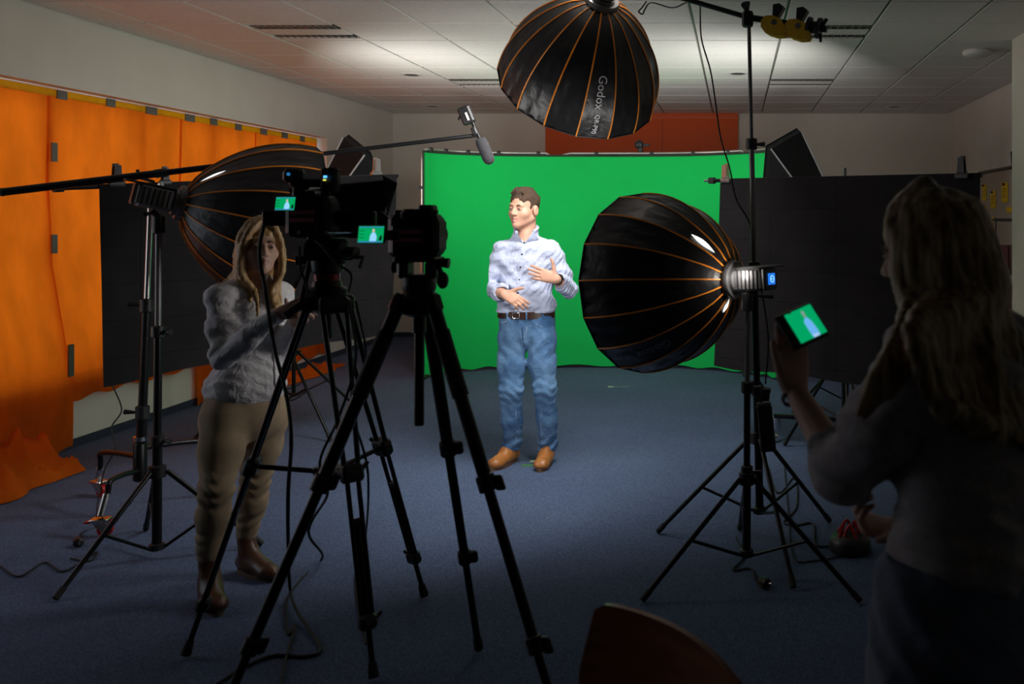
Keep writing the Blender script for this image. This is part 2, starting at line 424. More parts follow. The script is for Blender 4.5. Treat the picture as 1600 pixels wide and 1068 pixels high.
# ------------------------------------------------------------ orange sheets over the window
def ripple(y, z, s): return .014*math.sin(3.1*y+1.3*z+s)+.008*math.sin(9.3*y-2.1*z+2*s)+.005*math.sin(5*z+4*y+s)
def sheet(name, ya, yb, ztop, zbot, label, tuck=False, seed=0., foot=None):
    e = empty(name, (WX, (ya+yb)/2, max(zbot, 0)), label, 'sheet', 'orange sheets over the window')
    n = max(6, int((yb-ya)/.05)); zs = list(np.linspace(ztop, SILL, 36))+list(np.linspace(SILL, zbot, 12))[1:]
    vs = []; fs = []
    for z in zs:
        for i in range(n+1):
            y = ya+(yb-ya)*i/n
            if z >= SILL:
                t = (z-SILL)/(ztop-SILL); x = WX+.035-.135*min(1, t*2.5)
            else: x = WX+.042
            amp = min(1, .25+1.2*min(abs(z-ztop), .6))
            edge = .015*math.sin(17*y+seed) if z == zs[-1] else 0
            vs.append((x+amp*ripple(y, z, seed)*(1 if z > SILL+.1 else .8), y, z+edge))
    m = n+1
    for j in range(len(zs)-1):
        for i in range(n): fs.append((j*m+i, j*m+i+1, (j+1)*m+i+1, (j+1)*m+i))
    MB().add(vs, fs).build('cloth', ORANGE, e, 180)
    return e
SEAM = [4.6, 6.36, 7.88, 9.1, 10.44]
topz = [2.455]*4
shs = [sheet('orange_sheet', SEAM[0], SEAM[1]+.03, 2.45, .02, 'orange sheet nearest the camera, hanging from the window top to the floor', seed=.3),
       sheet('orange_sheet', SEAM[1], SEAM[2]+.03, 2.45, .34, 'orange sheet over the window that ends short above the white parapet', seed=1.7),
       sheet('orange_sheet', SEAM[2], SEAM[3]+.03, 2.44, .02, 'orange sheet behind the black cloth, reaching the floor', seed=2.9),
       sheet('orange_sheet', SEAM[3], SEAM[4], 2.44, .10, 'orange sheet at the far end of the window beside the back corner', seed=4.1)]
for k, e in enumerate(shs):
    ya, yb = SEAM[k], SEAM[k+1]
    MB().box((WX-.098, (ya+yb)/2, 2.462), (.008, yb-ya, .05), None, 0).build('yellow_top_strip', TAPEY, e)
    n = (3, 3, 3, 3)[k]
    for q in range(n):
        y = ya+(yb-ya)*(q+.05+.2*random.random())/n+.05
        B('tape_piece', (WX-.085, y, 2.455+.01*random.random()), (.008, .09+.05*random.random(), .06), TAPEG, e, None, 0)
for z in (2.05, 1.42, .62):
    t = min(1, (z-SILL)/(2.45-SILL)*2.5)
    B('tape_piece', (WX+.072-.135*t, SEAM[1]+.015, z), (.01, .05, .13 if z > 1 else .22), TAPEG, shs[0], None, 0)
# rumpled end of the near sheet lying on the floor
def rumple(name, c, sx, sy, h, label, seed, n=34):
    rs = np.random.RandomState(seed); ph = rs.rand(8)*6
    vs = []; fs = []
    for i in range(n+1):
        for j in range(n+1):
            u, v = i/n*2-1, j/n*2-1
            rr = min(1, max(abs(u), abs(v)))
            edge = 1+.14*math.sin(5*math.atan2(v, u)+ph[0])+.08*math.sin(9*math.atan2(v, u)+ph[1])
            x, y = u*sx*edge, v*sy*edge
            r = abs(math.sin(4.2*u+2.4*v+ph[2]+1.2*math.sin(2*v+ph[3])))
            r2 = abs(math.sin(7*v-3*u+ph[4]+math.sin(3*u)))
            z = .008+h*(1-rr**2.2)*(.25+.55*(1-r)**1.3+.35*(1-r2)**1.5)
            vs.append((c[0]+x, c[1]+y, c[2]+z))
    m = n+1
    fs = [(i*m+j, (i+1)*m+j, (i+1)*m+j+1, i*m+j+1) for i in range(n) for j in range(n)]
    o = MB().add(vs, fs).build(name, ORANGE, None, 180, loc=c)
    return tag(o, label, 'sheet', 'orange sheets over the window')
rumple('crumpled_sheet', (-4.30, 5.42, 0), .19, .42, .38, 'crumpled orange sheet end lying on the carpet beneath the near window sheet', 3)
rumple('fallen_sheet', (-4.36, 9.50, 0), .16, .55, .10, 'flat orange sheet lying on the carpet behind the video tripod', 5)

# ------------------------------------------------------------ green screen
gpath = [V(p) for p in ((-3.10, 9.22, 0), (-3.02, 9.42, 0), (-2.85, 9.62, 0), (-2.55, 9.78, 0), (-2.1, 9.87, 0), (-1.4, 9.90, 0), (-.75, 9.87, 0), (-.30, 9.74, 0), (.10, 9.48, 0), (.30, 9.28, 0), (.44, 9.08, 0), (.50, 8.98, 0))]
gp = cr(gpath, 8)
GB, GT = .03, 2.255
e = empty('green_screen', (-1.3, 9.85, 0), 'curved chroma green fabric backdrop on an aluminium frame behind the man', 'green screen')
vs = []; fs = []; nz = 30
for k in range(nz+1):
    for i, p in enumerate(gp):
        t = (i % 8)/8
        z = GB+(GT-GB)*k/nz
        if k == 0: z += .012*math.sin(i*.9)
        q = .006*math.sin(i*.7+k*.3)*math.sin(k/nz*PI)
        vs.append((p.x, p.y+q-.02, z))
m = len(gp)
for k in range(nz):
    for i in range(m-1): fs.append((k*m+i, k*m+i+1, (k+1)*m+i+1, (k+1)*m+i))
MB().add(vs, fs).build('fabric', GREEN, e, 180)
HEM = mat('black_hem', (.015, .03, .018), .8, var=.1)
MB().tube([V((p.x, p.y-.022, GT+.004)) for p in gp], .012, 6).build('top_hem', HEM, e, 60)
for p in (gp[0], gp[-1]): T('side_hem', [V((p.x, p.y-.022, GB)), V((p.x, p.y-.022, GT))], .011, HEM, e, 6)
s1, s2 = 34, 64
for a, b in ((0, s1), (s1+1, s2), (s2+1, m-1)):
    seg = [V((p.x, p.y+.01, GT+.03)) for p in gp[a:b+1]]
    if a == 0: seg = [V((gp[0].x-.02, gp[0].y, .02)), V((gp[0].x-.02, gp[0].y, GT-.09)), V((gp[0].x-.015, gp[0].y, GT-.02)), V((gp[1].x, gp[1].y, GT+.025))]+seg[3:]
    else: seg = [seg[0]-V((0, 0, .06)), seg[0]-V((0, 0, .02))]+seg[1:]
    if b == m-1: seg += [seg[-1]-V((0, 0, .05)), V((seg[-1].x, seg[-1].y, .02))]
    else: seg[-1] = seg[-1]-V((0, 0, .05))
    MB().tube(seg, .013, 8).build('frame_tube', ALU, e, 60)
for i in range(4, m-2, 7):
    p = gp[i]; B('frame_clip', (p.x, p.y+.004, GT+.025), (.035, .05, .05), BLACKP, e, None, .006)
for z in (.5, 1.2, 1.9): B('frame_clip', (gp[0].x-.02, gp[0].y, z), (.05, .05, .03), BLACKP, e, None, .006)
for i in (0, s1, s2, m-1):
    p = gp[i]; B('floor_foot', (p.x, p.y+.04, .012), (.06, .34, .024), BLACKP, e, None, .006)
# small black clamp on the top of the frame
c = P(1001, 231, 9.92)
e = empty('frame_clamp', c, 'small black clamp gripping the top of the green screen frame', 'clamp')
B('jaw', c+V((0, 0, -.02)), (.05, .05, .06), BLACKP, e, None, .008)
MB().ball(c+V((-.015, 0, .035)), (.05, .04, .05)).build('knob', BLACKP, e, 180)
B('lever', c+V((.05, 0, .03)), (.09, .025, .03), BLACKP, e, None, .006)
TAPEW = mat('pale_green_tape', (.40, .52, .36), .6, var=.1)
for (px, py, w, dpt, lab, mm) in ((845, 720.5, .14, .02, 'pale tape mark on the carpet between the man\'s shoes', TAPEW), (826, 727, .09, .02, 'green tape mark on the carpet left of the pale one', mat('green_tape', (.05, .16, .06), .6)),
                      (954, 604, .05, .02, 'small bright tape mark on the carpet near the green screen', TAPEW), (972, 604, .16, .012, 'thin faint tape line on the carpet near the green screen', mat('grey_green_tape', (.13, .20, .2), .7))):
    d = EYE*FPX/(py-CY); g = G(px, d)
    me_o = MB().box((g.x, g.y, .0015), (w, dpt*2.5, .002)).build('tape_mark', mm, None, None, loc=(g.x, g.y, 0))
    tag(me_o, lab, 'tape')
# ------------------------------------------------------------ light stands
def light_stand(name, c, feet, hub_z, low_z, top, label, segs=3, r0=.019, m=BLACKM, struts=True):
    """c: centre on the floor, feet: three floor points, top: top point of the pole"""
    c = V(c); top = V(top)
    e = empty(name, (c.x, c.y, 0), label, 'light stand', 'tripod light stands')
    base = V((c.x, c.y, low_z))
    pts = [base.lerp(top, k/segs) for k in range(segs+1)]
    for k in range(segs):
        T('pole_section', [pts[k], pts[k+1]], r0-.0035*k, m if k < 2 else GREYM, e, 12)
        if k:
            MB().lathe(pts[k]-V((0, 0, .035)), (0, 0, 1), [(0, r0+.002), (.004, r0+.008), (.05, r0+.008), (.055, r0+.001)], 12).build('collar', BLACKP, e, 40)
            T('clamp_knob', [pts[k]+V((r0, 0, -.01)), pts[k]+V((r0+.045, -.01, -.01))], [.006, .013], BLACKP, e, 8)
    hub = base.lerp(top, (hub_z-low_z)/(top.z-low_z))
    MB().lathe(hub-V((0, 0, .03)), (0, 0, 1), [(0, r0+.003), (.003, r0+.017), (.055, r0+.017), (.06, r0+.003)], 12).build('leg_hub', BLACKP, e, 40)
    MB().lathe(base-V((0, 0, .01)), (0, 0, 1), [(0, r0+.003), (.003, r0+.012), (.03, r0+.012), (.034, r0+.003)], 12).build('strut_hub', BLACKP, e, 40)
    for f in feet:
        f = V((f[0], f[1], .012)); dr = (V((f.x, f.y, 0))-V((c.x, c.y, 0))).normalized()
        a = hub+dr*(r0+.018)
        leg = T('leg', [a, f], .0115, m, e, 10)
        d = (f-a).normalized()
        T('rubber_foot', [f-d*.05, f], .0145, RUBBER, leg, 10)
        if struts:
            mid = a.lerp(f, .52)
            T('strut', [base+dr*(r0+.008), mid], .0075, m, e, 8)
    return e
S1 = G(1166, 4.14); S1.x = .047
light_stand('light_stand', S1, [G(1003, 3.85), G(1345, 3.84), G(1156, 4.75)], .44, .10, P(1168, 470, 4.14), 'black tripod stand in front, carrying the big softbox beside the man')
S2 = G(1187, 4.52)
light_stand('boom_stand', S2, [G(1028, 4.70), G(1296, 4.87), G(1240, 3.99)], .53, .17, P(1170, 30, 4.52), 'tall black tripod stand behind, carrying the overhead boom arm', segs=4, r0=.02)
S3 = G(245, 4.36)
light_stand('light_stand', S3, [G(86, 3.87), G(410, 4.52), G(228, 4.74)], .41, .05, P(248, 345, 4.36), 'black tripod stand standing behind the woman at the video tripod', r0=.021)
S4 = G(440, 6.9)
light_stand('light_stand', S4, [G(430, 7.5), G(517, 6.62), G(300, 6.55)], .75, .24, P(425, 300, 6.72), 'black tripod stand half hidden behind the left black cloth', r0=.017)
S5 = G(1319, 6.12)
light_stand('light_stand', S5, [G(1226, 6.5), G(1428, 6.25), G(1330, 5.65)], .72, .28, P(1320, 262, 6.12), 'black tripod stand behind the right dark screen', r0=.018)
# a further stand for each strip softbox
# wheeled stand
def caster(e, c, zt, ang):
    c = V(c); d = V((math.cos(ang), math.sin(ang), 0)); n = V((-d.y, d.x, 0))
    pl = MB().box((c.x, c.y, zt), (.085, .065, .008), (d, n, V((0, 0, 1))), .003).build('caster', CHROME, e, 40)
    w = c+d*.022; w.z = .036
    MB().lathe(w-n*.014, n, [(0, .022), (.002, .035), (.026, .035), (.028, .022)], 20).build('wheel', REDP, pl, 40)
    MB().lathe(w-n*.02, n, [(0, .012), (.04, .012)], 12).build('axle_hub', CHROME, pl, 40)
    for sg in (-1, 1):
        MB().prism([(-.04, zt-.004), (.05, zt-.004), (.034, .03), (.014, .03)], V((c.x, c.y, 0))+n*(sg*.022), d, V((0, 0, 1)), n, .004).build('fork_plate', CHROME, pl)
    B('brake_pedal', V((c.x, c.y, zt-.012))-d*.055, (.03, .035, .008), REDP, pl, (d, n, V((0, 0, 1))), .002)
S6 = G(219, 5.0)
e = empty('wheeled_stand', (S6.x, S6.y, 0), 'wheeled black studio stand with red casters beside the orange sheets', 'light stand')
topS6 = P(236, 300, 5.0); b6 = V((S6.x, S6.y, .22))
for k, (a, b, r, mm) in enumerate(((0, .22, .026, BLACKM), (.22, .6, .022, BLACKM), (.6, 1, .015, CHROME))):
    T('pole_section', [b6.lerp(topS6, a), b6.lerp(topS6, b)], r, mm, e, 14)
    if k: MB().lathe(b6.lerp(topS6, a)-V((0, 0, .04)), (0, 0, 1), [(0, .024), (.005, .034), (.07, .034), (.075, .024)], 14).build('collar', BLACKP, e, 40); T('clamp_knob', [b6.lerp(topS6, a)+V((-.03, -.01, 0)), b6.lerp(topS6, a)+V((-.085, -.02, .005))], [.007, .014], BLACKP, e)
MB().lathe(V((S6.x, S6.y, .40)), (0, 0, 1), [(0, .033), (.022, .033)], 16).build('silver_ring', CHROME, e, 40)
MB().lathe(V((S6.x, S6.y, .18)), (0, 0, 1), [(0, .02), (.01, .034), (.2, .034), (.21, .028)], 14).build('leg_socket', BLACKM, e, 40)
for hx, hz, elbow, foot, ang in ((0, .31, P(158, 708, 5.2), G(155, 5.33), -.4), (0, .24, P(172, 752, 4.72), G(157, 4.66), .2), (0, .36, P(322, 690, 5.25), G(345, 5.35), .6)):
    st = V((S6.x, S6.y, hz)); f = V((foot.x, foot.y, .10))
    leg = MB().tube(cr([st, st.lerp(elbow, .6)+V((0, 0, .01)), elbow+V((0, 0, .0)), elbow.lerp(f, .25)-V((0, 0, .01)), f], 6), .014, 10).build('leg', BLACKM, e, 60)
    T('foot_sleeve', [f+(elbow-f)*.02, f+(elbow-f).normalized()*.11], .019, CHROME, leg, 12)
    caster(e, foot, .088, ang)

# ------------------------------------------------------------ parabolic softboxes
NG = 16; RS, LS, RR = .455, .56, .085
def prof(t): return RR+(RS-RR)*math.sin(PI/2*t**.80)**.88
panel_me = {}
def panel_mesh(kind):
    rs = np.random.RandomState(kind); nu, nv = 16, 8; vs = []; fs = []
    ph = rs.rand(6)*6
    for i in range(nu+1):
        t = i/nu; r = prof(t); z = LS*t
        for j in range(nv+1):
            v = j/nv*2-1; a = v*PI/NG
            rad = r*math.cos(PI/NG)/math.cos(a)
            wr = .006*math.sin(7*t+3*v+ph[0])*math.sin(13*t-4*v+ph[1])+.004*math.sin(21*t+9*v+ph[2])
            rad += (1-v*v)*(-.004+wr)*min(1, t*1.6)
            zz = z
            vs.append((rad*math.cos(a), rad*math.sin(a), zz))
    m = nv+1
    fs = [(i*m+j, i*m+j+1, (i+1)*m+j+1, (i+1)*m+j) for i in range(nu) for j in range(nv)]
    me = bpy.data.meshes.new('panel'); me.from_pydata(vs, [], [tuple(reversed(f)) for f in fs]); me.materials.append(BOXFAB); smooth_mesh(me, 180)
    return me
def simple_mesh(name, mb, m, sm=50):
    me = bpy.data.meshes.new(name); me.from_pydata([tuple(v) for v in mb.v], [], mb.f)
    for q in (m if isinstance(m, (list, tuple)) else [m]): me.materials.append(q)
    if sm: smooth_mesh(me, sm)
    return me
rib_me = simple_mesh('rib', MB().tube([V((prof(t)+.002, 0, LS*t)) for t in np.linspace(.0, 1, 22)], .0042, 6), RIBOR)
PAN = [panel_mesh(k) for k in range(4)]
def text_verts(body, size):
    cu = bpy.data.curves.new('lettering', 'FONT'); cu.body = body; cu.size = size; cu.resolution_u = 3
    o = bpy.data.objects.new('lettering_tmp', cu); COL.objects.link(o)
    dg = bpy.context.evaluated_depsgraph_get(); dg.update()
    me = bpy.data.meshes.new_from_object(o.evaluated_get(dg))
    vs = [tuple(v.co) for v in me.vertices]; fs = [tuple(p.vertices) for p in me.polygons]
    bpy.data.objects.remove(o); bpy.data.curves.remove(cu); bpy.data.meshes.remove(me)
    return vs, fs
arc = [(0, 0.)]
for k in range(1, 201):
    t0, t1 = (k-1)/200, k/200
    arc.append((t1, arc[-1][1]+math.hypot(prof(t1)-prof(t0), LS*(t1-t0))))
def arc_t(s):
    for (t0, q0), (t1, q1) in zip(arc[:-1], arc[1:]):
        if q1 >= s: return t0+(t1-t0)*(s-q0)/(q1-q0)
    return 1.
ARC = arc[-1][1]
def softbox(name, ring, axis, textdir, label, strength, tm=TXT, inner=True, glow_patches=None):
    ring = V(ring); ax = V(axis).normalized()
    z = ax; D = V(textdir); x = (D-z*D.dot(z)).normalized(); y = z.cross(x)
    e = bpy.data.objects.new(name, None); COL.objects.link(e)
    M = Matrix((x, y, z)).transposed().to_4x4(); M.translation = ring
    e.matrix_world = M; ORG[e] = V((0, 0, 0))
    tag(e, label, 'softbox', 'parabolic softboxes')
    rs = np.random.RandomState(int(ring.x*100) % 97)
    def ch(nm, me, rz, par=e):
        o = bpy.data.objects.new(nm, me); COL.objects.link(o); o.parent = par; o.rotation_euler = (0, 0, rz); ORG[o] = V((0, 0, 0)); return o
    for k in range(NG):
        pn = ch('panel', PAN[0] if k == 0 else PAN[rs.randint(4)], 2*PI*k/NG)
        if k == 0: p0 = pn
        ch('rib', rib_me, 2*PI*(k+.5)/NG)
    # speed ring, diffuser, rim binding
    ch('speed_ring', simple_mesh('speed_ring', MB().lathe((0, 0, -.03), (0, 0, 1), [(0, .060), (0, .088), (.012, .094), (.03, .092), (.04, .086), (.04, .060)], 24, caps=False), [GREYM]), 0)
    rim = [V((prof(1)*math.cos(2*PI*(k+.5)/NG), prof(1)*math.sin(2*PI*(k+.5)/NG), LS)) for k in range(NG)]
    ch('rim_binding', simple_mesh('rim_binding', MB().tube(rim, .005, 6, closed=True), BLACKP), 0)
    df = [(0, .43), (.004, .43), (.010, 0)]
    ch('diffuser', simple_mesh('diffuser', MB().lathe((0, 0, LS*.52), (0, 0, 1), [(0, prof(.52)*.93), (.010, prof(.52)*.86), (.014, .0)], 32, caps=False), glow('softbox_diffuser_%d' % round(strength*10), (1, .97, .93), strength)), 0)
    # brand print running from the ring towards the rim on panel 0
    for body, size, s0 in (('Godox', .185, .49), ('QR-P90', .118, .79)):
        vs, fs = text_verts(body, 1.); xs = [v[0] for v in vs]; x0 = min(xs); q_ = size/(max(xs)-x0); vs = [(a*q_, b*q_, c*q_) for a, b, c in vs]; x0 *= q_; fs = [tuple(reversed(f)) for f in fs]
        ys = [v[1] for v in vs]; ym = q_*.36; out = []
        for (tx, ty, tz) in vs:
            s = ARC*s0+(tx-x0); t = arc_t(min(s, ARC*.995)); r = prof(t)*math.cos(PI/NG)
            w = (ty-ym)
            out.append((r+.007, -w, LS*t))
        me = bpy.data.meshes.new('brand_print'); me.from_pydata(out, [], fs); me.materials.append(tm)
        ch('brand_print', me, 0, p0)
    if glow_patches:  # glowing patches laid on the panel imitate light escaping through open zips
        for dv, t0, t1, wd in glow_patches:
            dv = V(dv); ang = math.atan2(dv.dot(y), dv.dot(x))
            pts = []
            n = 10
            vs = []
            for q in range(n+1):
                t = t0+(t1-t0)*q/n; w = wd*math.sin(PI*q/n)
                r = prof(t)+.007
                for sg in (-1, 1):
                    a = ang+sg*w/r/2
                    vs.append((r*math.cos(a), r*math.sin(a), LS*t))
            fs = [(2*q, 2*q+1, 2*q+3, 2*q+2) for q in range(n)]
            me = bpy.data.meshes.new('zip_glow_patch'); me.from_pydata(vs, [], fs); me.materials.append(glow('painted_lining_glow', (1, .96, .9), 2.2))
            ch('zip_glow_patch', me, 0, p0)
    return e
def cob_light(c, axis, label, up=(0, 0, 1), stand_top=None, leak=0., screen=False):
    """light head behind the ring; c = ring centre"""
    X, Y, Z = basis(axis, up); c = V(c)
    e = empty('studio_light', c-Z*.12, label, 'studio light', 'lamp heads of the softboxes')
    k = c-Z*.12
    B('housing', k, (.105, .105, .15), GREYM, e, (X, Y, Z), .012)
    B('rear_panel', k-Z*.083, (.098, .098, .02), BLACKP, e, (X, Y, Z), .006)
    B('top_fin_plate', k+Y*.056-Z*.03, (.10, .008, .21), BLACKP, e, (X, Y, Z), .003)
    for q in range(6): B('cooling_fin', k+X*.0535+Z*(-.05+.02*q), (.006, .08, .006), BLACKP, e, (X, Y, Z), 0)
    for q in range(6): B('cooling_fin', k-X*.0535+Z*(-.05+.02*q), (.006, .08, .006), BLACKP, e, (X, Y, Z), 0)
    MB().lathe(k+Z*.072, Z, [(0, .050), (.004, .064), (.03, .064), (.036, .056)], 24).build('mount_collar', GREYM, e, 40)
    if screen:
        s = B('display', k-Z*.095+X*0-Y*.0, (.05, .05, .006), glow('blue_display', (.02, .20, .85), 1.0), e, (X, Y, Z), 0)
        MB().lathe(k-Z*.098, -Z, [(0, .012), (0, .016), (.002, .016), (.002, .012)], 20, caps=False).build('display_mark', glow('blue_display_mark', (.25, .6, 1), 1.4), s)
        MB().box(k-Z*.0995+X*.004, (.016, .004, .002), (X, Y, Z)).build('display_mark', glow('blue_display_mark', (.25, .6, 1), 1.4), s)
    if stand_top is not None:
        s = V(stand_top)
        T('yoke', [k-Y*.06, s+V((0, 0, .03))], .014, BLACKP, e, 10)
        MB().lathe(s-V((0, 0, .045)), (0, 0, 1), [(0, .02), (.005, .027), (.08, .027), (.085, .018)], 14).build('stand_socket', BLACKP, e, 40)
        T('tilt_handle', [k-Y*.075-X*.02, k-Y*.085-X*.10-Z*.03], [.007, .011], BLACKP, e)
    return e
# right-hand softbox
r_ring = P(1143, 437, 4.22)
r_ax = V((-.82, .56, -.06))
sbr = softbox('softbox', r_ring, r_ax, (0.05, -.72, -.70), 'big black softbox with orange ribs on the stand beside the man', L_KEY_RIGHT, TXTD, glow_patches=[((.3, -.72, .70), .05, .21, .030), ((.3, -.5, -.8), .0, .05, .022)])
sbr.scale = (.95, .95, .95)
cob_light(r_ring, r_ax, 'grey lamp head with a blue display behind the softbox beside the man', stand_top=P(1168, 470, 4.14), screen=True)
lk = bpy.data.lights.new('added_glow_at_side_lamp_ring', 'POINT'); lk.energy = .9; lk.color = (1, .93, .85); lk.shadow_soft_size = .02  # added loose point light, imitates glow at the ring to brighten the lamp head
lo = bpy.data.objects.new('added_glow_at_side_lamp_ring', lk); COL.objects.link(lo); lo.location = r_ring-r_ax.normalized()*.005+V((.02, -.125, .03))
# overhead softbox
t_ring = P(940, 6, 4.98)
t_ax = V((-.33, .62, -.70))
softbox('softbox', t_ring, t_ax, (.36, -.80, -.55), 'big black softbox with orange ribs hanging overhead from the boom', L_KEY_TOP)
cob_light(t_ring, t_ax, 'lamp head of the overhead softbox under the ceiling', up=(0, .6, .8))
lk = bpy.data.lights.new('added_fill_above_overhead_lamp', 'POINT'); lk.energy = ADDED_FILL; lk.color = (1, .95, .88); lk.shadow_soft_size = .05  # added point light, fills ceiling and walls with neutral light
lo = bpy.data.objects.new('added_fill_above_overhead_lamp', lk); COL.objects.link(lo); lo.location = t_ring+V((.02, -.02, .13))
# left softbox
l_ring = P(287, 318, 4.42)
l_ax = V((.77, .61, -.22))
sbl = softbox('softbox', l_ring, l_ax, (0, .3, -1), 'big black softbox with orange ribs behind the woman at the video tripod', L_KEY_LEFT, glow_patches=[((-.3, -.75, .6), .06, .22, .014)])
sbl.scale = (.91, .91, .91)
cob_light(l_ring, l_ax, 'dark lamp head on the stand behind the woman at the video tripod', stand_top=P(248, 350, 4.36))

# ------------------------------------------------------------ boom arm with yellow clamps
ba, bb = V((t_ring.x+.02, 4.80, 2.86)), P(1292, 46, 4.40)
bc = P(1168, 27, 4.52)
e = empty('light_boom', bc, 'black boom arm across the tall stand, holding the overhead softbox', 'boom arm')
T('arm', [ba, bc, bb], .013, BLACKM, e, 12)
T('arm_sleeve', [bc, bb], .016, BLACKM, e, 12)
B('clamp_body', bc+V((0, -.005, -.01)), (.055, .06, .075), BLACKP, e, None, .01)
T('clamp_knob', [bc+V((-.01, -.03, .03)), bc+V((-.015, -.07, .045))], [.008, .018], BLACKP, e)
T('clamp_knob', [bc+V((0, 0, .03)), bc+V((.0, 0, .075))], [.007, .014], BLACKP, e)
T('drop_bracket', [ba, t_ring-t_ax.normalized()*.12], .012, BLACKM, e)
MB().lathe(bb-(bb-bc).normalized()*.10, bb-bc, [(0, .02), (.004, .047), (.02, .047), (.024, .03), (.05, .03), (.054, .05), (.07, .05), (.074, .02)], 16).build('counterweight', BLACKP, e, 40)
T('end_spike', [bb-V((.02, 0, -.02)), bb+V((.0, 0, .05))], .009, BLACKP, e)
T('end_spike', [bb-V((.03, 0, .02)), bb+V((-.03, 0, -.06))], .007, BLACKP, e)
xd = (bb-bc).normalized()
for k, (px, py, w) in enumerate(((1213, 34, 'nearer the stand'), (1250, 42, 'nearer the counterweight'))):
    c = bc+xd*((px-1168)/(1292-1168)*(bb-bc).length); c.z -= .012
    q = empty('spring_clamp', c, 'yellow spring clamp with a black grip on the boom arm, '+w, 'clamp', 'yellow clamps on the boom')
    n = V((0, -1, 0)); n = (n-xd*n.dot(xd)).normalized(); u = xd.cross(n)
    if u.z < 0: u = -u
    poly = [(-.066, .02), (-.05, .045), (-.012, .052), (.03, .04), (.068, -.008), (.062, -.034), (.02, -.045), (-.03, -.038), (-.06, -.012)]
    MB().prism(poly, c-u*.02+n*.026, xd, u, n, .022).build('jaw', YELP, q, 30)
    MB().prism([(p[0]*.96, p[1]*.9) for p in poly], c-u*.02-n*.026, xd, u, n, .022).build('jaw', YELP, q, 30)
    MB().prism([(-.02, .03), (.008, .03), (.026, .085), (.0, .098), (-.03, .088)], c, xd, u, n, .04).build('grip', BLACKP, q, 30)
    T('spring', [c+n*.04, c-n*.04], .014, GREYM, q, 10)
# ------------------------------------------------------------ strip softboxes lighting the green screen
def strip_box(name, c, aim, up, w, h, dpt, label, strength):
    Z = V(aim).normalized(); X = V(up).cross(Z).normalized(); Y = Z.cross(X); c = V(c)
    e = empty(name, c-Z*dpt, label, 'softbox', 'softboxes lighting the green screen')
    fr = [c+X*(sx*w/2)+Y*(sy*h/2) for sx, sy in ((-1, -1), (1, -1), (1, 1), (-1, 1))]
    bk = [c-Z*dpt+X*(sx*.08)+Y*(sy*.08) for sx, sy in ((-1, -1), (1, -1), (1, 1), (-1, 1))]
    lip = [p+Z*.05 for p in fr]
    for k in range(4):
        k2 = (k+1) % 4
        MB().add([bk[k], bk[k2], fr[k2], fr[k], lip[k], lip[k2]], [(0, 1, 2, 3), (3, 2, 5, 4)]).build('side_panel', mat('matt_black_nylon', (.016, .016, .018), .7, var=.2, spec=.2), e)
        T('rod_seam', [bk[k]+(bk[k]-c).normalized()*.004, fr[k]+(fr[k]-c).normalized()*.004], .007, mat('pale_seam', (.55, .55, .57), .6), e, 6)
        T('front_edge', [lip[k], lip[k2]], .008, BLACKP, e, 6)
    B('back_plate', c-Z*dpt, (.17, .17, .03), BLACKP, e, (X, Y, Z))
    MB().add(fr, [(0, 1, 2, 3)]).build('diffuser', glow('strip_diffuser', (1, .98, .95), strength), e)
    k = c-Z*(dpt+.13)
    B('lamp_head', k, (.12, .12, .24), GREYM, e, (X, Y, Z), .012)
    return k
sl = P(546, 285, 7.9)
kl = strip_box('strip_softbox', P(568, 226, 7.6)-V((0, -.66, .75))*.55-V((.05, .0, .0)), (.68, .50, .52), (0, -.66, .75), .34, 1.10, .62, 'dark softbox with pale seams rising behind the black cloth on the window side', L_STRIP)
sr = P(1218, 270, 7.6)
kr = strip_box('strip_softbox', P(1214, 216, 7.4)-V((0, -.66, .75))*.55+V((.05, .0, .0)), (-.66, .50, .52), (0, -.66, .75), .34, 1.10, .62, 'dark softbox with pale seams rising behind the dark screen near the shelf', L_STRIP)
for c, lab in ((kl, 'slim black stand under the dark softbox on the window side'), (kr, 'slim black stand under the dark softbox near the shelf')):
    light_stand('light_stand', V((c.x, c.y, 0)), [(c.x-.42, c.y+.2), (c.x+.38, c.y+.28), (c.x+.04, c.y-.46)], .5, .15, V((c.x, c.y, c.z-.13)), lab, r0=.015)

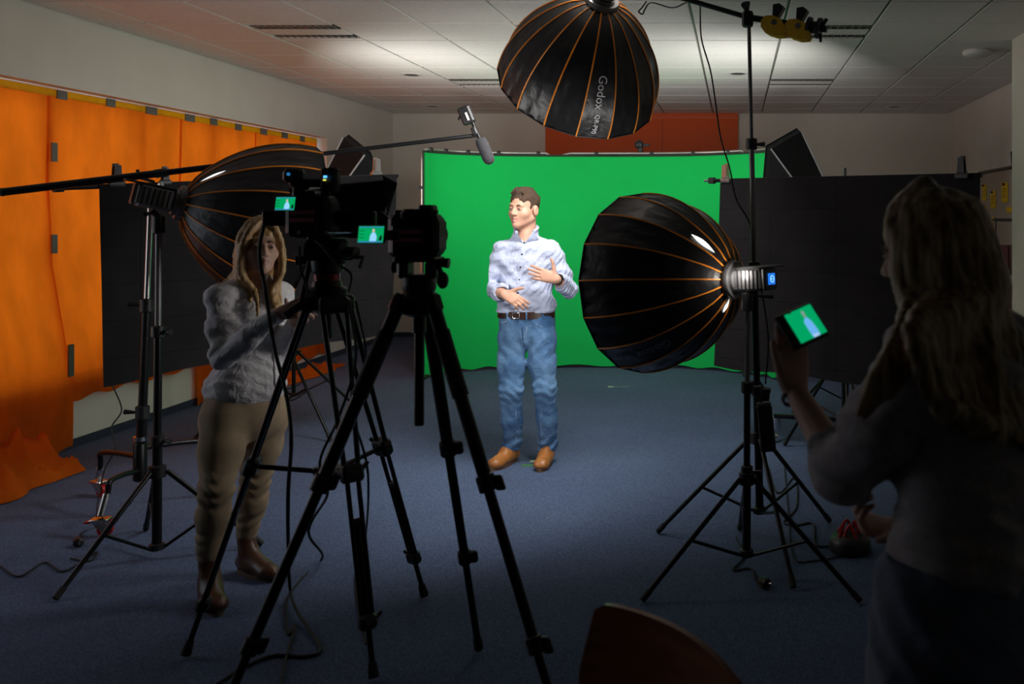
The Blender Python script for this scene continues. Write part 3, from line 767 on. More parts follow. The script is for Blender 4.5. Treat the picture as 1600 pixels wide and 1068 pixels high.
# ------------------------------------------------------------ black cloth flags
def spring_clip(name, c, label, ax, chrome=True, s=1.):
    X, Y, Z = ax; c = V(c); mm = CHROME if chrome else BLACKP
    e = empty(name, c, label, 'clamp', 'clamps on the dark cloths')
    B('jaw', c, (.085*s, .03*s, .03*s), mm, e, ax, .004)
    T('spring', [c+Z*.02*s-X*.03*s, c+Z*.02*s+X*.03*s], .010*s, mm, e)
    MB().prism([(-.022*s, .02*s), (.022*s, .02*s), (.016*s, .12*s), (-.016*s, .12*s)], c-Y*.012*s, X, Z, Y, .006*s).build('lever', mm, e)
    MB().prism([(-.022*s, .02*s), (.022*s, .02*s), (.016*s, .11*s), (-.016*s, .11*s)], c+Y*.02*s, X, Z, Y, .006*s).build('lever', mm, e)
    return e
def flag(name, tl, tr, bl, br, label, over=.15, seed=1, ends=(0.1, .1)):
    tl, tr, bl, br = map(V, (tl, tr, bl, br))
    e = empty(name, (tl+tr)/2*1, label, 'black cloth', 'black cloths on crossbars')
    hd = (tr-tl).normalized(); nrm = hd.cross(V((0, 0, 1))).normalized()
    n, m = 44, 30; vs = []; fs = []; ph = np.random.RandomState(seed).rand(6)*6
    for j in range(m+1):
        v = j/m
        for i in range(n+1):
            u = i/n; p = tl.lerp(tr, u).lerp(bl.lerp(br, u), v)
            w = (.012*math.sin(9*u+ph[0]+1.5*v)+.007*math.sin(23*u+ph[1]-2*v)+.005*math.sin(6*v+4*u+ph[2]))*min(1, .15+1.3*v)
            p = p+nrm*w
            if j == m: p.z += .01*math.sin(14*u+ph[3])
            vs.append(p)
    q = n+1
    fs = [(j*q+i, j*q+i+1, (j+1)*q+i+1, (j+1)*q+i) for j in range(m) for i in range(n)]
    MB().add(vs, fs).build('cloth', FLAG, e, 180)
    b0 = tl-hd*ends[0]-V((0, 0, .012)); b1 = tr+hd*ends[1]-V((0, 0, .012))
    T('crossbar', [b0+nrm*(-.02), b1+nrm*(-.02)], .014, BLACKM, e, 10)
    T('bar_tip', [b0+nrm*(-.02), b0-hd*.04+nrm*(-.02)], .008, CHROME, e, 8)
    B('bar_bracket', b0+hd*.03-nrm*.02, (.05, .04, .045), BLACKP, e, (hd, nrm, V((0, 0, 1))), .006)
    return e, hd, nrm
e1, hd1, nr1 = flag('black_cloth', P(155, 288, 5.2), P(620, 272, 6.8), P(160, 602, 5.2), P(612, 518, 6.8), 'black cloth on a crossbar hanging in front of the orange window sheets', seed=4, ends=(.22, .02))
e2, hd2, nr2 = flag('black_cloth', P(1125, 279, 6.6), P(1532, 270, 5.4), P(1115, 571, 6.6), P(1528, 622, 5.4), 'wide dark cloth on a crossbar behind the woman filming with her phone', seed=8, ends=(.12, .0))
zz = V((0, 0, 1))
spring_clip('spring_clip', P(588, 272, 6.7), 'steel spring clip on the far end of the black cloth by the window', (hd1, nr1, zz))
spring_clip('spring_clip', P(182, 288, 5.28), 'black clip on the near end of the black cloth by the window', (hd1, nr1, zz), False)
spring_clip('spring_clip', P(258, 285, 5.45), 'black clip on the black cloth just past the wheeled stand', (hd1, nr1, zz), False, .8)
spring_clip('spring_clip', P(1134, 282, 6.55), 'steel spring clip on the dark cloth end nearest the green screen', (hd2, nr2, zz), True)
spring_clip('spring_clip', P(1503, 275, 5.45), 'black spring clip on the dark cloth end near the yellow notes', (hd2, nr2, zz), False)
T_ = None
# small wheeled foot showing under the dark cloth
e = empty('folded_foot', G(1213, 6.6), 'steel caster foot on a flat bar under the dark cloth', 'caster')
g = G(1213, 6.62)
B('flat_bar', (g.x+.22, g.y-.12, .20), (.5, .03, .03), BLACKM, e, basis((0, 0, 1), (.3, 1, 0)), .003)
MB().lathe((g.x, g.y, .085), (0, 0, 1), [(0, .025), (.02, .035), (.10, .03), (.11, .02)], 14).build('sleeve', CHROME, e, 40)
MB().lathe((g.x-.014, g.y, .036), (1, 0, 0), [(0, .02), (.003, .035), (.025, .035), (.028, .02)], 18).build('wheel', CHROME, e, 40)

# ------------------------------------------------------------ microphone boom pole
m0, m1 = P(4, 300, 4.72), P(738, 212, 5.62)
dm = (m1-m0).normalized()
e = empty('boom_pole', m0.lerp(m1, .3), 'long black telescopic boom pole reaching over the studio to the microphone', 'boom pole')
for k, (a, b, r) in enumerate(((0, .30, .0205), (.30, .62, .0165), (.62, 1, .0125))):
    T('pole_section', [m0.lerp(m1, a), m0.lerp(m1, b)], r, BLACKM, e, 12)
    if k: T('twist_lock', [m0.lerp(m1, a-.012), m0.lerp(m1, a+.012)], r+.007, BLACKP, e, 12)
MB().ball(m0, .022).build('end_cap', RUBBER, e, 180)
mc = P(750, 222, 5.62)
e = empty('microphone', mc, 'short shotgun microphone with grey foam windscreen at the end of the boom pole', 'microphone')
ma, mb_ = P(742, 197, 5.62), P(768, 259, 5.62)
du = (mb_-ma).normalized(); qx, qy, qz = frame_of(du)
T('tube', [P(733, 180, 5.62), P(753, 224, 5.62)], .011, BLACKM, e, 12)
MB().lathe(P(750, 216, 5.62), du, [(0, .016), (.006, .031), (.03, .036), (.13, .036), (.155, .030), (.168, .014), (.17, 0)], 18).build('foam_windscreen', mat('grey_foam', (.028, .028, .033), .95, var=.2, scale=90, bump=.4, bscale=200), e, 60)
X_, Y_, Z_ = qx, qy, qz
k = P(729, 180, 5.62)
B('transmitter', k, (.075, .05, .11), BLACKP, e, (V((Z_.z, 0, -Z_.x)), V((0, 1, 0)), Z_), .01)
B('transmitter_display', k+V((.012, -.027, -.01)), (.012, .006, .05), mat('white_print', (.55, .55, .55), .6, var=0), e, (V((Z_.z, 0, -Z_.x)), V((0, 1, 0)), Z_), 0)
T('antenna', [k-Z_*.05, k-Z_*.05+V((-.03, 0, -.075))], .006, BLACKP, e)
B('shock_mount', P(742, 205, 5.62), (.03, .05, .05), BLACKP, e, (V((Z_.z, 0, -Z_.x)), V((0, 1, 0)), Z_), .006)
T('mount_screw', [m1, P(745, 212, 5.62)], .010, BLACKP, e)
# grip clamp with a steel joint on the wheeled stand
c = topS6
e = empty('grip_head', c, 'steel grip head on top of the wheeled stand under the boom pole', 'grip head')
MB().lathe(c-V((0, 0, .02)), (0, -1, 0), [(-.03, .03), (-.025, .042), (.02, .042), (.025, .03)], 16).build('grip_plate', CHROME, e, 40)
T('locking_screw', [c+V((.03, -.02, .02)), c+V((.075, -.03, .045))], [.008, .015], CHROME, e)
T('pole_fork', [c, c+V((.015, 0, .055))], .008, BLACKM, e); T('pole_fork', [c+V((.015, 0, .055)), c+V((-.055, .0, .075)), c+V((-.075, 0, .12))], .009, BLACKM, e)
# ------------------------------------------------------------ camera tripods
def lever_collar(e, p, d, r, side):
    a, b, dd = frame_of(d)
    q = MB().lathe(p-dd*.025, dd, [(0, r+.001), (.004, r+.008), (.046, r+.008), (.05, r+.001)], 12).build('leg_clamp', BLACKP, e, 40)
    s = V(side).normalized()
    B('lever', p+s*(r+.018), (.03, .018, .045), BLACKP, q, (s, dd.cross(s).normalized(), dd), .005)
# photo tripod in front
apx = P(655, 468, 2.80)
e = empty('photo_tripod', (apx.x, apx.y, 0), 'black photo tripod in the foreground with three thick single-tube legs', 'tripod')
TA = e
MB().lathe(apx-V((0, 0, .05)), (0, 0, 1), [(0, .03), (.01, .052), (.06, .056), (.075, .045), (.085, .05), (.105, .05), (.112, .03)], 20).build('shoulder', BLACKP, e, 40)
T('centre_column', [P(655, 664, 2.80), apx], .0145, BLACKM, e, 14)
T('column_sleeve', [apx-V((0, 0, .10)), apx], .021, BLACKP, e, 14)
feetA = [G(282, 2.49), G(912, 2.50), G(748, 3.42)]
for f in feetA:
    f = V((f.x, f.y, .014)); dr = (V((f.x, f.y, 0))-V((apx.x, apx.y, 0))).normalized()
    a = apx+dr*.058-V((0, 0, .01)); d = (f-a).normalized(); L = (f-a).length
    B('hip_joint', a-d*.0, (.05, .05, .06), BLACKP, e, frame_of(d), .012)
    leg = T('leg', [a, a.lerp(f, .38)], [.021, .0195], BLACKM, e, 14)
    if f.y < 3: T('foam_grip', [a.lerp(f, .06), a.lerp(f, .20)], .0245, RUBBER, leg, 14)
    T('leg_middle', [a.lerp(f, .37), a.lerp(f, .70)], .0155, BLACKM, e, 12); T('leg_lower', [a.lerp(f, .69), f], .0125, BLACKM, e, 12)
    sd = V((1, -.2, .1))
    lever_collar(e, a.lerp(f, .38), d, .0195, sd); lever_collar(e, a.lerp(f, .70), d, .0155, sd)
    T('rubber_foot', [f-d*.045, f], .0165, RUBBER, e, 12)
# its pan head
h0 = apx+V((0, 0, .062))
e = empty('pan_head', h0, 'black fluid pan head on the foreground photo tripod', 'tripod head')
MB().lathe(h0-V((0, 0, .01)), (0, 0, 1), [(0, .045), (.004, .05), (.016, .05), (.020, .035), (.026, .035)], 20).build('pan_base', BLACKP, e, 40)
for sg in (-1, 1): B('side_cheek', h0+V((sg*.042, 0, .030)), (.034, .07, .055), BLACKP, e, None, .01)
B('tilt_plate', h0+V((0, 0, .060)), (.125, .10, .014), BLACKM, e, None, .005)
T('pan_handle', [h0+V((.06, -.01, .045)), h0+V((.082, -.04, .01))], .008, BLACKP, e); MB().ball(h0+V((.085, -.045, .0)), (.018, .018, .026)).build('handle_knob', BLACKP, e, 180)
T('tilt_knob', [h0+V((.055, 0, .05)), h0+V((.09, -.0, .048))], [.012, .016], BLACKP, e)
T('tilt_knob', [h0+V((-.05, 0, .035)), h0+V((-.078, 0, .035))], [.012, .018], BLACKP, e)
# ---- camera body shared builder
def figure_screen(e, c, X, Y, n, w, h, inset=False, lines=True):
    """lit flip-out screen: green picture with the man, a dark strip and small icons; n points at the viewer"""
    s = B('flip_screen', c, (w, h, .012), BLACKP, e, (X, Y, n), .003)
    MB().box(c+n*.0065, (w*.90, h*.88, .001), (X, Y, n)).build('lit_picture', glow('screen_green', (.0, .42, .12), .9), s)
    q = c+n*.0075
    def pol(pts, m, dz=0): MB().prism([(p[0]*w, p[1]*h) for p in pts], q+n*dz, X, Y, n, .0006).build('picture_shape', m, s)
    SH = glow('screen_shirt', (.28, .62, 1.0), 1.1); SK_ = glow('screen_skin', (.75, .55, .5), .9); BL = glow('screen_bar_blue', (.05, .2, .65), .8); DK = glow('screen_dark', (.005, .03, .03), .5)
    pol([(-.03, -.40), (.20, -.40), (.22, -.15), (.17, .05), (.11, .12), (.03, .08), (-.02, -.1)], SH)
    pol([(.06, .12), (.12, .12), (.135, .25), (.09, .30), (.045, .25)], SK_, .0006)
    pol([(-.43, .36), (.43, .36), (.43, .41), (-.43, .41)], BL, .0006); pol([(-.43, -.42), (.43, -.42), (.43, -.36), (-.43, -.36)], BL, .0006)
    pol([(.30, -.30), (.41, -.34), (.41, -.02), (.33, -.10)], DK, .0006)
    if lines:
        for z in (.18, 0, -.18): pol([(-.42, z), (-.24, z), (-.24, z+.03), (-.42, z+.03)], DK, .0006)
    return s
STRIPE = mat('dull_red_stripe', (.55, .13, .17), .5, var=0)
def camera_body(name, c, W, H, D, label, yaw, lens=True):
    f = V((math.sin(yaw), math.cos(yaw), 0)); X = V((math.cos(yaw), -math.sin(yaw), 0)); Z = V((0, 0, 1)); ax = (X, f, Z)
    c = V(c); e = empty(name, c-Z*(H/2), label, 'camera', 'video cameras on tripods')
    B('body', c, (W, D, H), BLACKP, e, ax, .014)
    B('grip', c+X*(W*.43), (W*.22, D*1.1, H*.86), BLACKP, e, ax, .018)
    B('viewfinder_hump', c+Z*(H*.52)-X*(W*.05), (W*.42, D*.9, H*.22), BLACKP, e, ax, .012)
    MB().lathe(c+Z*(H*.5)+X*(W*.32), Z, [(0, .018), (.014, .018), (.016, .014)], 16).build('mode_dial', BLACKP, e, 40)
    MB().lathe(c+Z*(H*.5)-X*(W*.36), Z, [(0, .014), (.012, .014), (.014, .01)], 16).build('mode_dial', BLACKP, e, 40)
    B('eyepiece', c+Z*(H*.45)-X*(W*.05)-f*(D*.52), (W*.3, .025, H*.2), RUBBER, e, ax, .008)
    B('battery_back', c-f*(D*.56)-X*(W*.04)-Z*(H*.08), (W*.68, D*.2, H*.7), BLACKP, e, ax, .006)
    for z in (.10, -.09): B('red_stripe', c-f*(D*.665)-X*(W*.04)+Z*(H*z), (W*.54, .003, H*.10), STRIPE, e, ax, 0)
    if lens:
        MB().lathe(c+f*(D*.5), f, [(0, .036), (.01, .042), (.07, .042), (.075, .046), (.11, .046), (.115, .040)], 24).build('lens', BLACKP, e, 40)
        MB().lathe(c+f*(D*.5+.112), f, [(0, .035), (.004, .036), (.006, .0)], 24).build('front_glass', GLASS, e, 40)
    return e, ax
# photo camera on the foreground tripod
cA = h0+V((-.012, .01, .067+.064))
eA, axA = camera_body('video_camera', cA, .15, .128, .085, 'black camera on the foreground photo tripod with its screen flipped out', .02)
scA = P(581, 366, 2.72)
figure_screen(eA, scA, axA[0], V((.10, 0, 1)).normalized(), -axA[1], .082, .055, lines=True)
B('screen_hinge', (scA+cA)/2+V((-.012, -.035, 0)), (.075, .014, .03), BLACKP, eA, axA, .004)
B('top_receiver', cA+V((.035, .0, .078)), (.045, .05, .03), BLACKP, eA, axA, .006)
# video tripod with twin-tube legs
apB = P(511, 470, 3.49)
e = empty('video_tripod', (apB.x, apB.y, 0), 'black video tripod with twin-tube legs and mid-level spreader beside the woman', 'tripod')
MB().lathe(apB-V((0, 0, .05)), (0, 0, 1), [(0, .03), (.02, .06), (.07, .07), (.095, .075), (.105, .06)], 20).build('bowl', BLACKP, e, 40)
T('bowl_handle', [apB-V((0, 0, .04)), apB-V((0, 0, .14))], [.016, .02], BLACKP, e, 12)
feetB = [G(290, 3.37), G(663, 3.90), G(584, 3.20)]
cen = V((apB.x, apB.y, 0)); mids = []
for f in feetB:
    f = V((f.x, f.y, .016)); dr = (V((f.x, f.y, 0))-cen).normalized(); tn = V((-dr.y, dr.x, 0))
    a = apB+dr*.065-V((0, 0, .01)); d = (f-a).normalized()
    B('hip_joint', a, (.11, .05, .06), BLACKP, e, (tn, dr, zz), .012)
    k1 = a.lerp(f, .47); k2 = a.lerp(f, .86); mids.append(k1)
    for sg in (-1, 1):
        T('leg_tube', [a+tn*(sg*.045), k1+tn*(sg*.024)], .0095, BLACKM, e, 10)
        T('leg_tube', [k1+tn*(sg*.020), k2+tn*(sg*.018)], .0085, BLACKM, e, 10)
    B('leg_clamp', k1, (.075, .05, .065), BLACKP, e, (tn, d.cross(tn), d), .01)
    T('leg_clamp_lever', [k1+tn*.03, k1+tn*.06-d*.03], .008, BLACKP, e)
    B('leg_brace', a.lerp(f, .60), (.05, .02, .025), BLACKP, e, (tn, d.cross(tn), d), .005)
    T('leg_inner', [a.lerp(f, .60), f], .010, BLACKM, e, 10)
    B('leg_clamp', k2, (.06, .042, .05), BLACKP, e, (tn, d.cross(tn), d), .01)
    T('leg_clamp_lever', [k2+tn*.02, k2+tn*.05-d*.02], .007, BLACKP, e)
    T('rubber_foot', [f-d*.05, f], [.014, .019], RUBBER, e, 12)
hubS = sum(mids, V())/3; hubS.z -= .04
MB().lathe(hubS-V((0, 0, .02)), (0, 0, 1), [(0, .02), (.004, .045), (.04, .045), (.044, .03)], 16).build('spreader_hub', BLACKP, e, 40)
for k1 in mids: T('spreader_arm', [hubS, k1], .0095, BLACKM, e, 10); B('spreader_joint', hubS.lerp(k1, .16), (.03, .03, .03), GREYM, e, None, .006)
# fluid head
h1 = apB+V((0, 0, .055))
e = empty('fluid_head', h1, 'black fluid head with a red ring on the video tripod', 'tripod head')
MB().lathe(h1, (0, 0, 1), [(0, .055), (.02, .05), (.022, .04)], 20).build('base_plate', BLACKP, e, 40)
MB().lathe(h1+V((0, 0, .022)), (0, 0, 1), [(0, .046), (.026, .046)], 24).build('red_ring', mat('red_anodised', (.20, .008, .012), .4, .3, var=.05), e, 40)
MB().lathe(h1+V((0, 0, .048)), (0, 0, 1), [(0, .044), (.01, .06), (.05, .06), (.06, .05)], 20).build('pan_drum', BLACKP, e, 40)
MB().lathe(h1+V((-.075, 0, .13)), (1, 0, 0), [(0, .03), (.008, .048), (.14, .048), (.15, .03)], 20).build('tilt_drum', BLACKP, e, 40)
B('quick_plate', h1+V((0, .01, .185)), (.085, .17, .022), BLACKM, e, None, .005)
T('drag_knob', [h1+V((.07, 0, .13)), h1+V((.115, -.01, .125))], [.02, .024], BLACKP, e, 12)
T('drag_knob', [h1+V((-.07, 0, .10)), h1+V((-.11, -.02, .095))], [.015, .02], BLACKP, e, 12)
T('pan_bar', [h1+V((-.05, -.03, .10)), P(470, 476, 3.42), P(448, 492, 3.38)], .009, BLACKM, e, 10)
T('bar_grip', [P(470, 476, 3.42), P(444, 494, 3.37)], .015, RUBBER, e, 10)
# teleprompter with hood
tpc = h1+V((0, .10, .205))
e = empty('teleprompter', tpc, 'black teleprompter with fabric hood mounted in front of the video tripod camera', 'teleprompter')
zb = tpc.z
for sx in (-.05, .05): T('rail_rod', [(tpc.x+sx, tpc.y-.22, zb), (tpc.x+sx, tpc.y+.34, zb)], .0075, CHROME, e, 10)
B('base_plate', (tpc.x+.03, tpc.y-.02, zb+.012), (.30, .12, .014), BLACKP, e, None, .004)
B('cross_plate', (tpc.x-.01, tpc.y-.14, zb+.05), (.42, .03, .055), BLACKP, e, None, .006)
B('monitor_tray', (tpc.x+.09, tpc.y+.20, zb+.02), (.36, .24, .022), BLACKP, e, None, .005)
def pl(px, py, d): return P(px, py, d)
hf = [pl(452, 296, 3.62), pl(612, 282, 3.62), pl(592, 372, 3.62), pl(462, 372, 3.62)]
hb = [pl(462, 302, 3.95), pl(600, 290, 3.95), pl(590, 360, 3.95), pl(470, 360, 3.95)]
HOOD = mat('black_hood_cloth', (.012, .0125, .013), .8, var=.15, scale=12, bump=.2, bscale=20)
for k, nm in enumerate(('hood_top', 'hood_side', 'hood_floor', 'hood_side')):
    k2 = (k+1) % 4
    MB().add([hf[k], hf[k2], hb[k2], hb[k]], [(0, 1, 2, 3)]).build(nm, HOOD, e)
MB().add([hf[0], hf[1], hf[2], hf[3]], [(3, 2, 1, 0)]).build('hood_rear_curtain', HOOD, e)
MB().add([hb[0], hb[1], hb[2], hb[3]], [(0, 1, 2, 3)]).build('mirror_glass', GLASS, e)
T('hood_edge', [hf[0], hf[1]], .005, mat('grey_edge', (.05, .05, .055), .6), e, 6)
MB().add([pl(598, 274, 3.58), pl(621, 286, 3.60), pl(606, 340, 3.62), pl(596, 372, 3.62), pl(590, 372, 3.62), pl(604, 330, 3.6)], [(0, 1, 2, 3, 4, 5)]).build('side_flap', mat('dark_green_grey', (.03, .05, .04), .6), e)
MB().prism([(-.03, -.02), (.03, -.025), (.045, .02), (.01, .05), (-.02, .04), (-.005, .015), (.015, .005), (-.0, -.005), (-.025, .015)], pl(592, 350, 3.58), V((1, 0, 0)), V((0, 0, 1)), V((0, 1, 0)), .01).build('angle_bracket', mat('dark_green_grey', (.03, .05, .04), .6), e)
# brand print on the hood
vs, fs = text_verts('LAC', .024)
o_ = pl(588, 287, 3.615)
MB().add([o_+V((x, -.004, y)) for x, y, z in vs], fs).build('brand_print', mat('faint_print', (.06, .075, .06), .6, var=0), e)
# camera on the video tripod
cB = P(487, 338, 3.44)
eB, axB = camera_body('video_camera', cB, .165, .15, .09, 'black camera with screen flipped out on the video tripod behind the teleprompter', .03)
scB = P(447, 318, 3.36)
figure_screen(eB, scB, axB[0], V((.12, 0, 1)).normalized(), -axB[1], .078, .054)
B('screen_hinge', (scB+cB)/2+V((.0, .01, .0)), (.10, .014, .03), BLACKP, eB, axB, .004)
B('base_riser', V((cB.x, cB.y+.01, (cB.z-.075+zb)/2+.006)), (.10, .10, cB.z-.075-zb), BLACKP, eB, None, .005)
# top handle with receiver boxes and status lights
B('top_handle', P(488, 286, 3.42), (.16, .05, .03), BLACKP, eB, None, .01)
for px in (462, 512): T('handle_post', [P(px, 290, 3.42), P(px, 312, 3.44)], .010, BLACKP, eB)
B('wireless_receiver', P(516, 281, 3.40), (.062, .04, .088), BLACKP, eB, None, .008)
B('receiver_display', P(508, 276, 3.368), (.012, .004, .009), glow('led_blue', (.1, .45, 1), 1.6), eB, None, 0)
B('receiver_display', P(507, 281, 3.368), (.010, .004, .006), glow('led_yellow', (.7, .7, .1), 1.2), eB, None, 0)
B('microphone_adapter', P(460, 275, 3.40), (.075, .05, .05), BLACKP, eB, None, .012)
MB().lathe(P(451, 272, 3.372), (0, -1, 0), [(0, .006), (.004, .006)], 12).build('status_light', glow('led_dim_blue', (.03, .25, .6), .6), eB)
T('microphone_tube', [P(468, 300, 3.36), P(500, 295, 3.6)], .018, BLACKP, eB, 12)
T('antenna', [P(520, 268, 3.4), P(526, 262, 3.4), P(530, 268, 3.4)], .004, BLACKP, eB)
for k, pts in enumerate(([P(492, 375, 3.4), P(520, 395, 3.36), P(545, 405, 3.38), P(560, 395, 3.42)], [P(500, 380, 3.38), P(525, 410, 3.34), P(548, 428, 3.36), P(545, 455, 3.4)], [P(468, 385, 3.38), P(470, 420, 3.34), P(480, 450, 3.38), P(478, 470, 3.42)])):
    MB().tube(cr(pts, 8), .0045, 6).build('signal_cable', RUBBER, eB, 60)
T('remote_arm', [P(545, 402, 3.42), P(568, 402, 3.40), P(562, 418, 3.38)], .007, BLACKP, eB)

# ------------------------------------------------------------ control boxes hanging on the boom stand
for c, sz, tl, lab in ((P(1197, 668, 4.42), (.075, .05, .22), .10, 'black power supply hanging low on the boom stand'), (P(1192, 640, 4.60), (.05, .04, .20), -.12, 'second black power supply hanging behind on the boom stand')):
    z_ = V((math.sin(tl)*-1, 0, math.cos(tl))); x_ = V((z_.z, 0, -z_.x))
    q = empty('power_supply', c, lab, 'power supply', 'power supplies on the stand')
    B('case', c, sz, BLACKP, q, (x_, V((0, 1, 0)), z_), .008); B('end_cap', c+z_*(sz[2]/2+.006), (sz[0]*.9, sz[1]*.9, .014), GREYM, q, (x_, V((0, 1, 0)), z_), .004)
    T('hanging_strap', [c+z_*(sz[2]/2), c+z_*(sz[2]/2+.05)+V((-.04, 0, .0)), c+z_*(sz[2]/2+.11)+V((-.04, .02, 0))], .005, RUBBER, q)
# cable box with red cords on the floor
g = G(1328, 4.46)
q = empty('cable_drum', g, 'small black cable box with red cords on the carpet beside the phone woman', 'cable box')
MB().lathe((g.x, g.y, 0), (0, 0, 1), [(0, .085), (.01, .10), (.05, .10), (.075, .085), (.085, .04)], 20).build('box', BLACKP, q, 50)
for k in range(4):
    a = k*1.3
    MB().tube(cr([V((g.x+.05*math.cos(a), g.y+.05*math.sin(a), .07)), V((g.x+.03*math.cos(a+.6), g.y+.04*math.sin(a+.6), .135)), V((g.x+.07*math.cos(a+1.2), g.y+.06*math.sin(a+1.2), .075))], 6), .008, 6).build('red_cord', REDP, q, 60)
# round plug on the floor
for gp_, lab in ((G(1194, 4.02), 'black plug at the end of a cable on the carpet below the front stand'), (G(122, 4.52), 'black plug on the carpet beside the wheeled stand')):
    q = empty('cable_plug', gp_, lab, 'plug', 'loose plugs')
    MB().lathe((gp_.x, gp_.y, .022), (.6, -.7, .0), [(-.03, .012), (-.02, .02), (.02, .022), (.025, .016)], 14).build('plug_body', BLACKP, q, 50)
    T('plug_pin', [V((gp_.x+.015, gp_.y-.018, .028)), V((gp_.x+.03, gp_.y-.035, .028))], .003, CHROME, q)
def F(px, py, z=.006):
    d = (EYE-z)*FPX/(py-CY); return V(((px-CX)*d/FPX, d, z))
cable('floor_cable', [P(1094, 10, 4.75), P(1096, 60, 4.72), P(1110, 110, 4.70), P(1118, 160, 4.66), P(1126, 215, 4.64), P(1140, 262, 4.62), P(1150, 310, 4.6), P(1172, 350, 4.56), P(1180, 400, 4.54), P(1200, 520, 4.50), P(1196, 600, 4.48)], .0045, 'thin black cable swinging down from the boom arm along the tall stand')
cable('floor_cable', [F(1197, 720, .05), F(1215, 770), F(1242, 745), F(1245, 790), F(1225, 815), F(1245, 820), F(1270, 818), F(1275, 850), F(1300, 853), F(1322, 850, .03)], .0055, 'black cable looping from the stand legs to the cable box')
cable('floor_cable', [F(1150, 838), F(1162, 868), F(1145, 890), F(1172, 888), F(1182, 908), F(1192, 918, .02)], .0045, 'black cable curling under the front stand to its plug')
cable('floor_cable', [F(1225, 720), F(1232, 800), F(1240, 870), F(1275, 875), F(1318, 868)], .004, 'thin cable running behind the stand legs over the carpet')
cable('floor_cable', [P(412, 352, 3.30), P(405, 395, 3.28), P(414, 450, 3.27), P(428, 540, 3.26), P(448, 620, 3.25), P(455, 690, 3.24), P(450, 780, 3.23), F(452, 905, .10), F(462, 950, .03), F(500, 1010), F(480, 1025), F(430, 1024), F(385, 1040), F(340, 1068)], .0065, 'thick black cable dropping past the woman from the camera to the carpet')
cable('floor_cable', [P(545, 470, 3.4), P(556, 560, 3.38), P(530, 650, 3.36), P(500, 720, 3.35), P(512, 770, 3.3), P(482, 830, 3.2), F(504, 870, .03), F(470, 905), F(448, 940), F(450, 990), F(462, 975), F(445, 1035), F(436, 1080)], .005, 'black cable hanging between the two tripods and coiling on the carpet')
cable('floor_cable', [P(556, 470, 3.5), P(572, 560, 3.52), P(552, 640, 3.5), P(575, 740, 3.5), F(570, 850, .02), F(556, 900), F(562, 960), F(572, 1005)], .0045, 'black cable dangling inside the video tripod legs')
cable('floor_cable', [P(176, 602, 5.18), P(190, 640, 5.2), P(174, 668, 5.2), P(180, 700, 5.15), P(163, 735, 5.1), P(152, 790, 4.8), F(150, 822), F(128, 832), F(124, 852, .02)], .004, 'thin cable hanging from the black cloth to the red casters')
cable('floor_cable', [F(0, 884), F(30, 900), F(70, 878), F(100, 892), F(150, 862), F(140, 876), F(110, 872)], .004, 'thin cable lying wavy on the carpet at the window side')
cable('floor_cable', [F(500, 575), F(480, 585), F(468, 600), F(440, 612), F(455, 625), F(478, 612)], .006, 'loose cable beside the flat orange sheet on the carpet')
cable('floor_cable', [P(1010, 2, 4.9), P(1003, 12, 4.88), P(998, 18, 4.88), P(1004, 22, 4.88), P(1008, 14, 4.88), P(1018, 4, 4.86), P(1050, 12, 4.8), P(1072, 4, 4.75)], .004, 'short looped cord tied to the boom arm beside the softbox')

# ------------------------------------------------------------ orange wooden chair at the bottom edge
WOOD = mat('orange_beech_plywood', (.36, .105, .022), .4, var=.25, scale=6, stretch=(1, 1, 8), coat=.3)
pl0, pr0 = P(912, 990, 1.80), P(1150, 1060, 1.55)
cc = (pl0+pr0)/2; hx = V((pr0.x-pl0.x, pr0.y-pl0.y, 0)); wid = hx.length*1.22; hx.normalize(); hy = V((-hx.y, hx.x, 0))
if hy.y > 0: hy = -hy
c0 = V((cc.x, cc.y, 0))+hx*.015
e = empty('wooden_chair', c0+hy*.2, 'orange-brown plywood chair whose rounded backrest shows at the bottom edge', 'chair')
TOPZ = .842
poly = []
for i in range(25):
    a = PI*i/24; poly.append((-wid/2*math.cos(a)*(1 if True else 1), TOPZ-.10+.10*math.sin(a)**.62))
poly = [(-wid/2, TOPZ-.33)]+poly+[(wid/2, TOPZ-.33)]
nb = 24; vs = []; fs = []
for side in (0, 1):
    for i in range(nb+1):
        x = -wid/2+wid*i/nb; xx = (x+wid*.30)/wid; top = TOPZ-.16+.16*math.sqrt(max(0, 1-abs(xx/(.80 if xx > 0 else .2015))**(2.2 if xx > 0 else 7)))
        for j in range(9):
            z = TOPZ-.33+(top-(TOPZ-.33))*j/8
            off = -.035*(1-(2*x/wid)**2)+side*.012-(z-.5)*.12
            vs.append(c0+hx*x+hy*off+V((0, 0, z)))
k9 = (nb+1)*9
for i in range(nb):
    for j in range(8):
        a = i*9+j; fs.append((a, a+9, a+10, a+1)); fs.append((k9+a, k9+a+1, k9+a+10, k9+a+9))
    fs.append((i*9+8, (i+1)*9+8, k9+(i+1)*9+8, k9+i*9+8)); fs.append((i*9, k9+i*9, k9+(i+1)*9, (i+1)*9))
for j in range(8):
    fs.append((j, j+1, k9+j+1, k9+j)); a = nb*9+j; fs.append((a, k9+a, k9+a+1, a+1))
MB().add(vs, fs).build('backrest', WOOD, e, 40)
sc_ = c0+hy*.22+V((0, 0, .45))
B('seat', sc_, (.38, .38, .014), WOOD, e, (hx, hy, zz), .006)
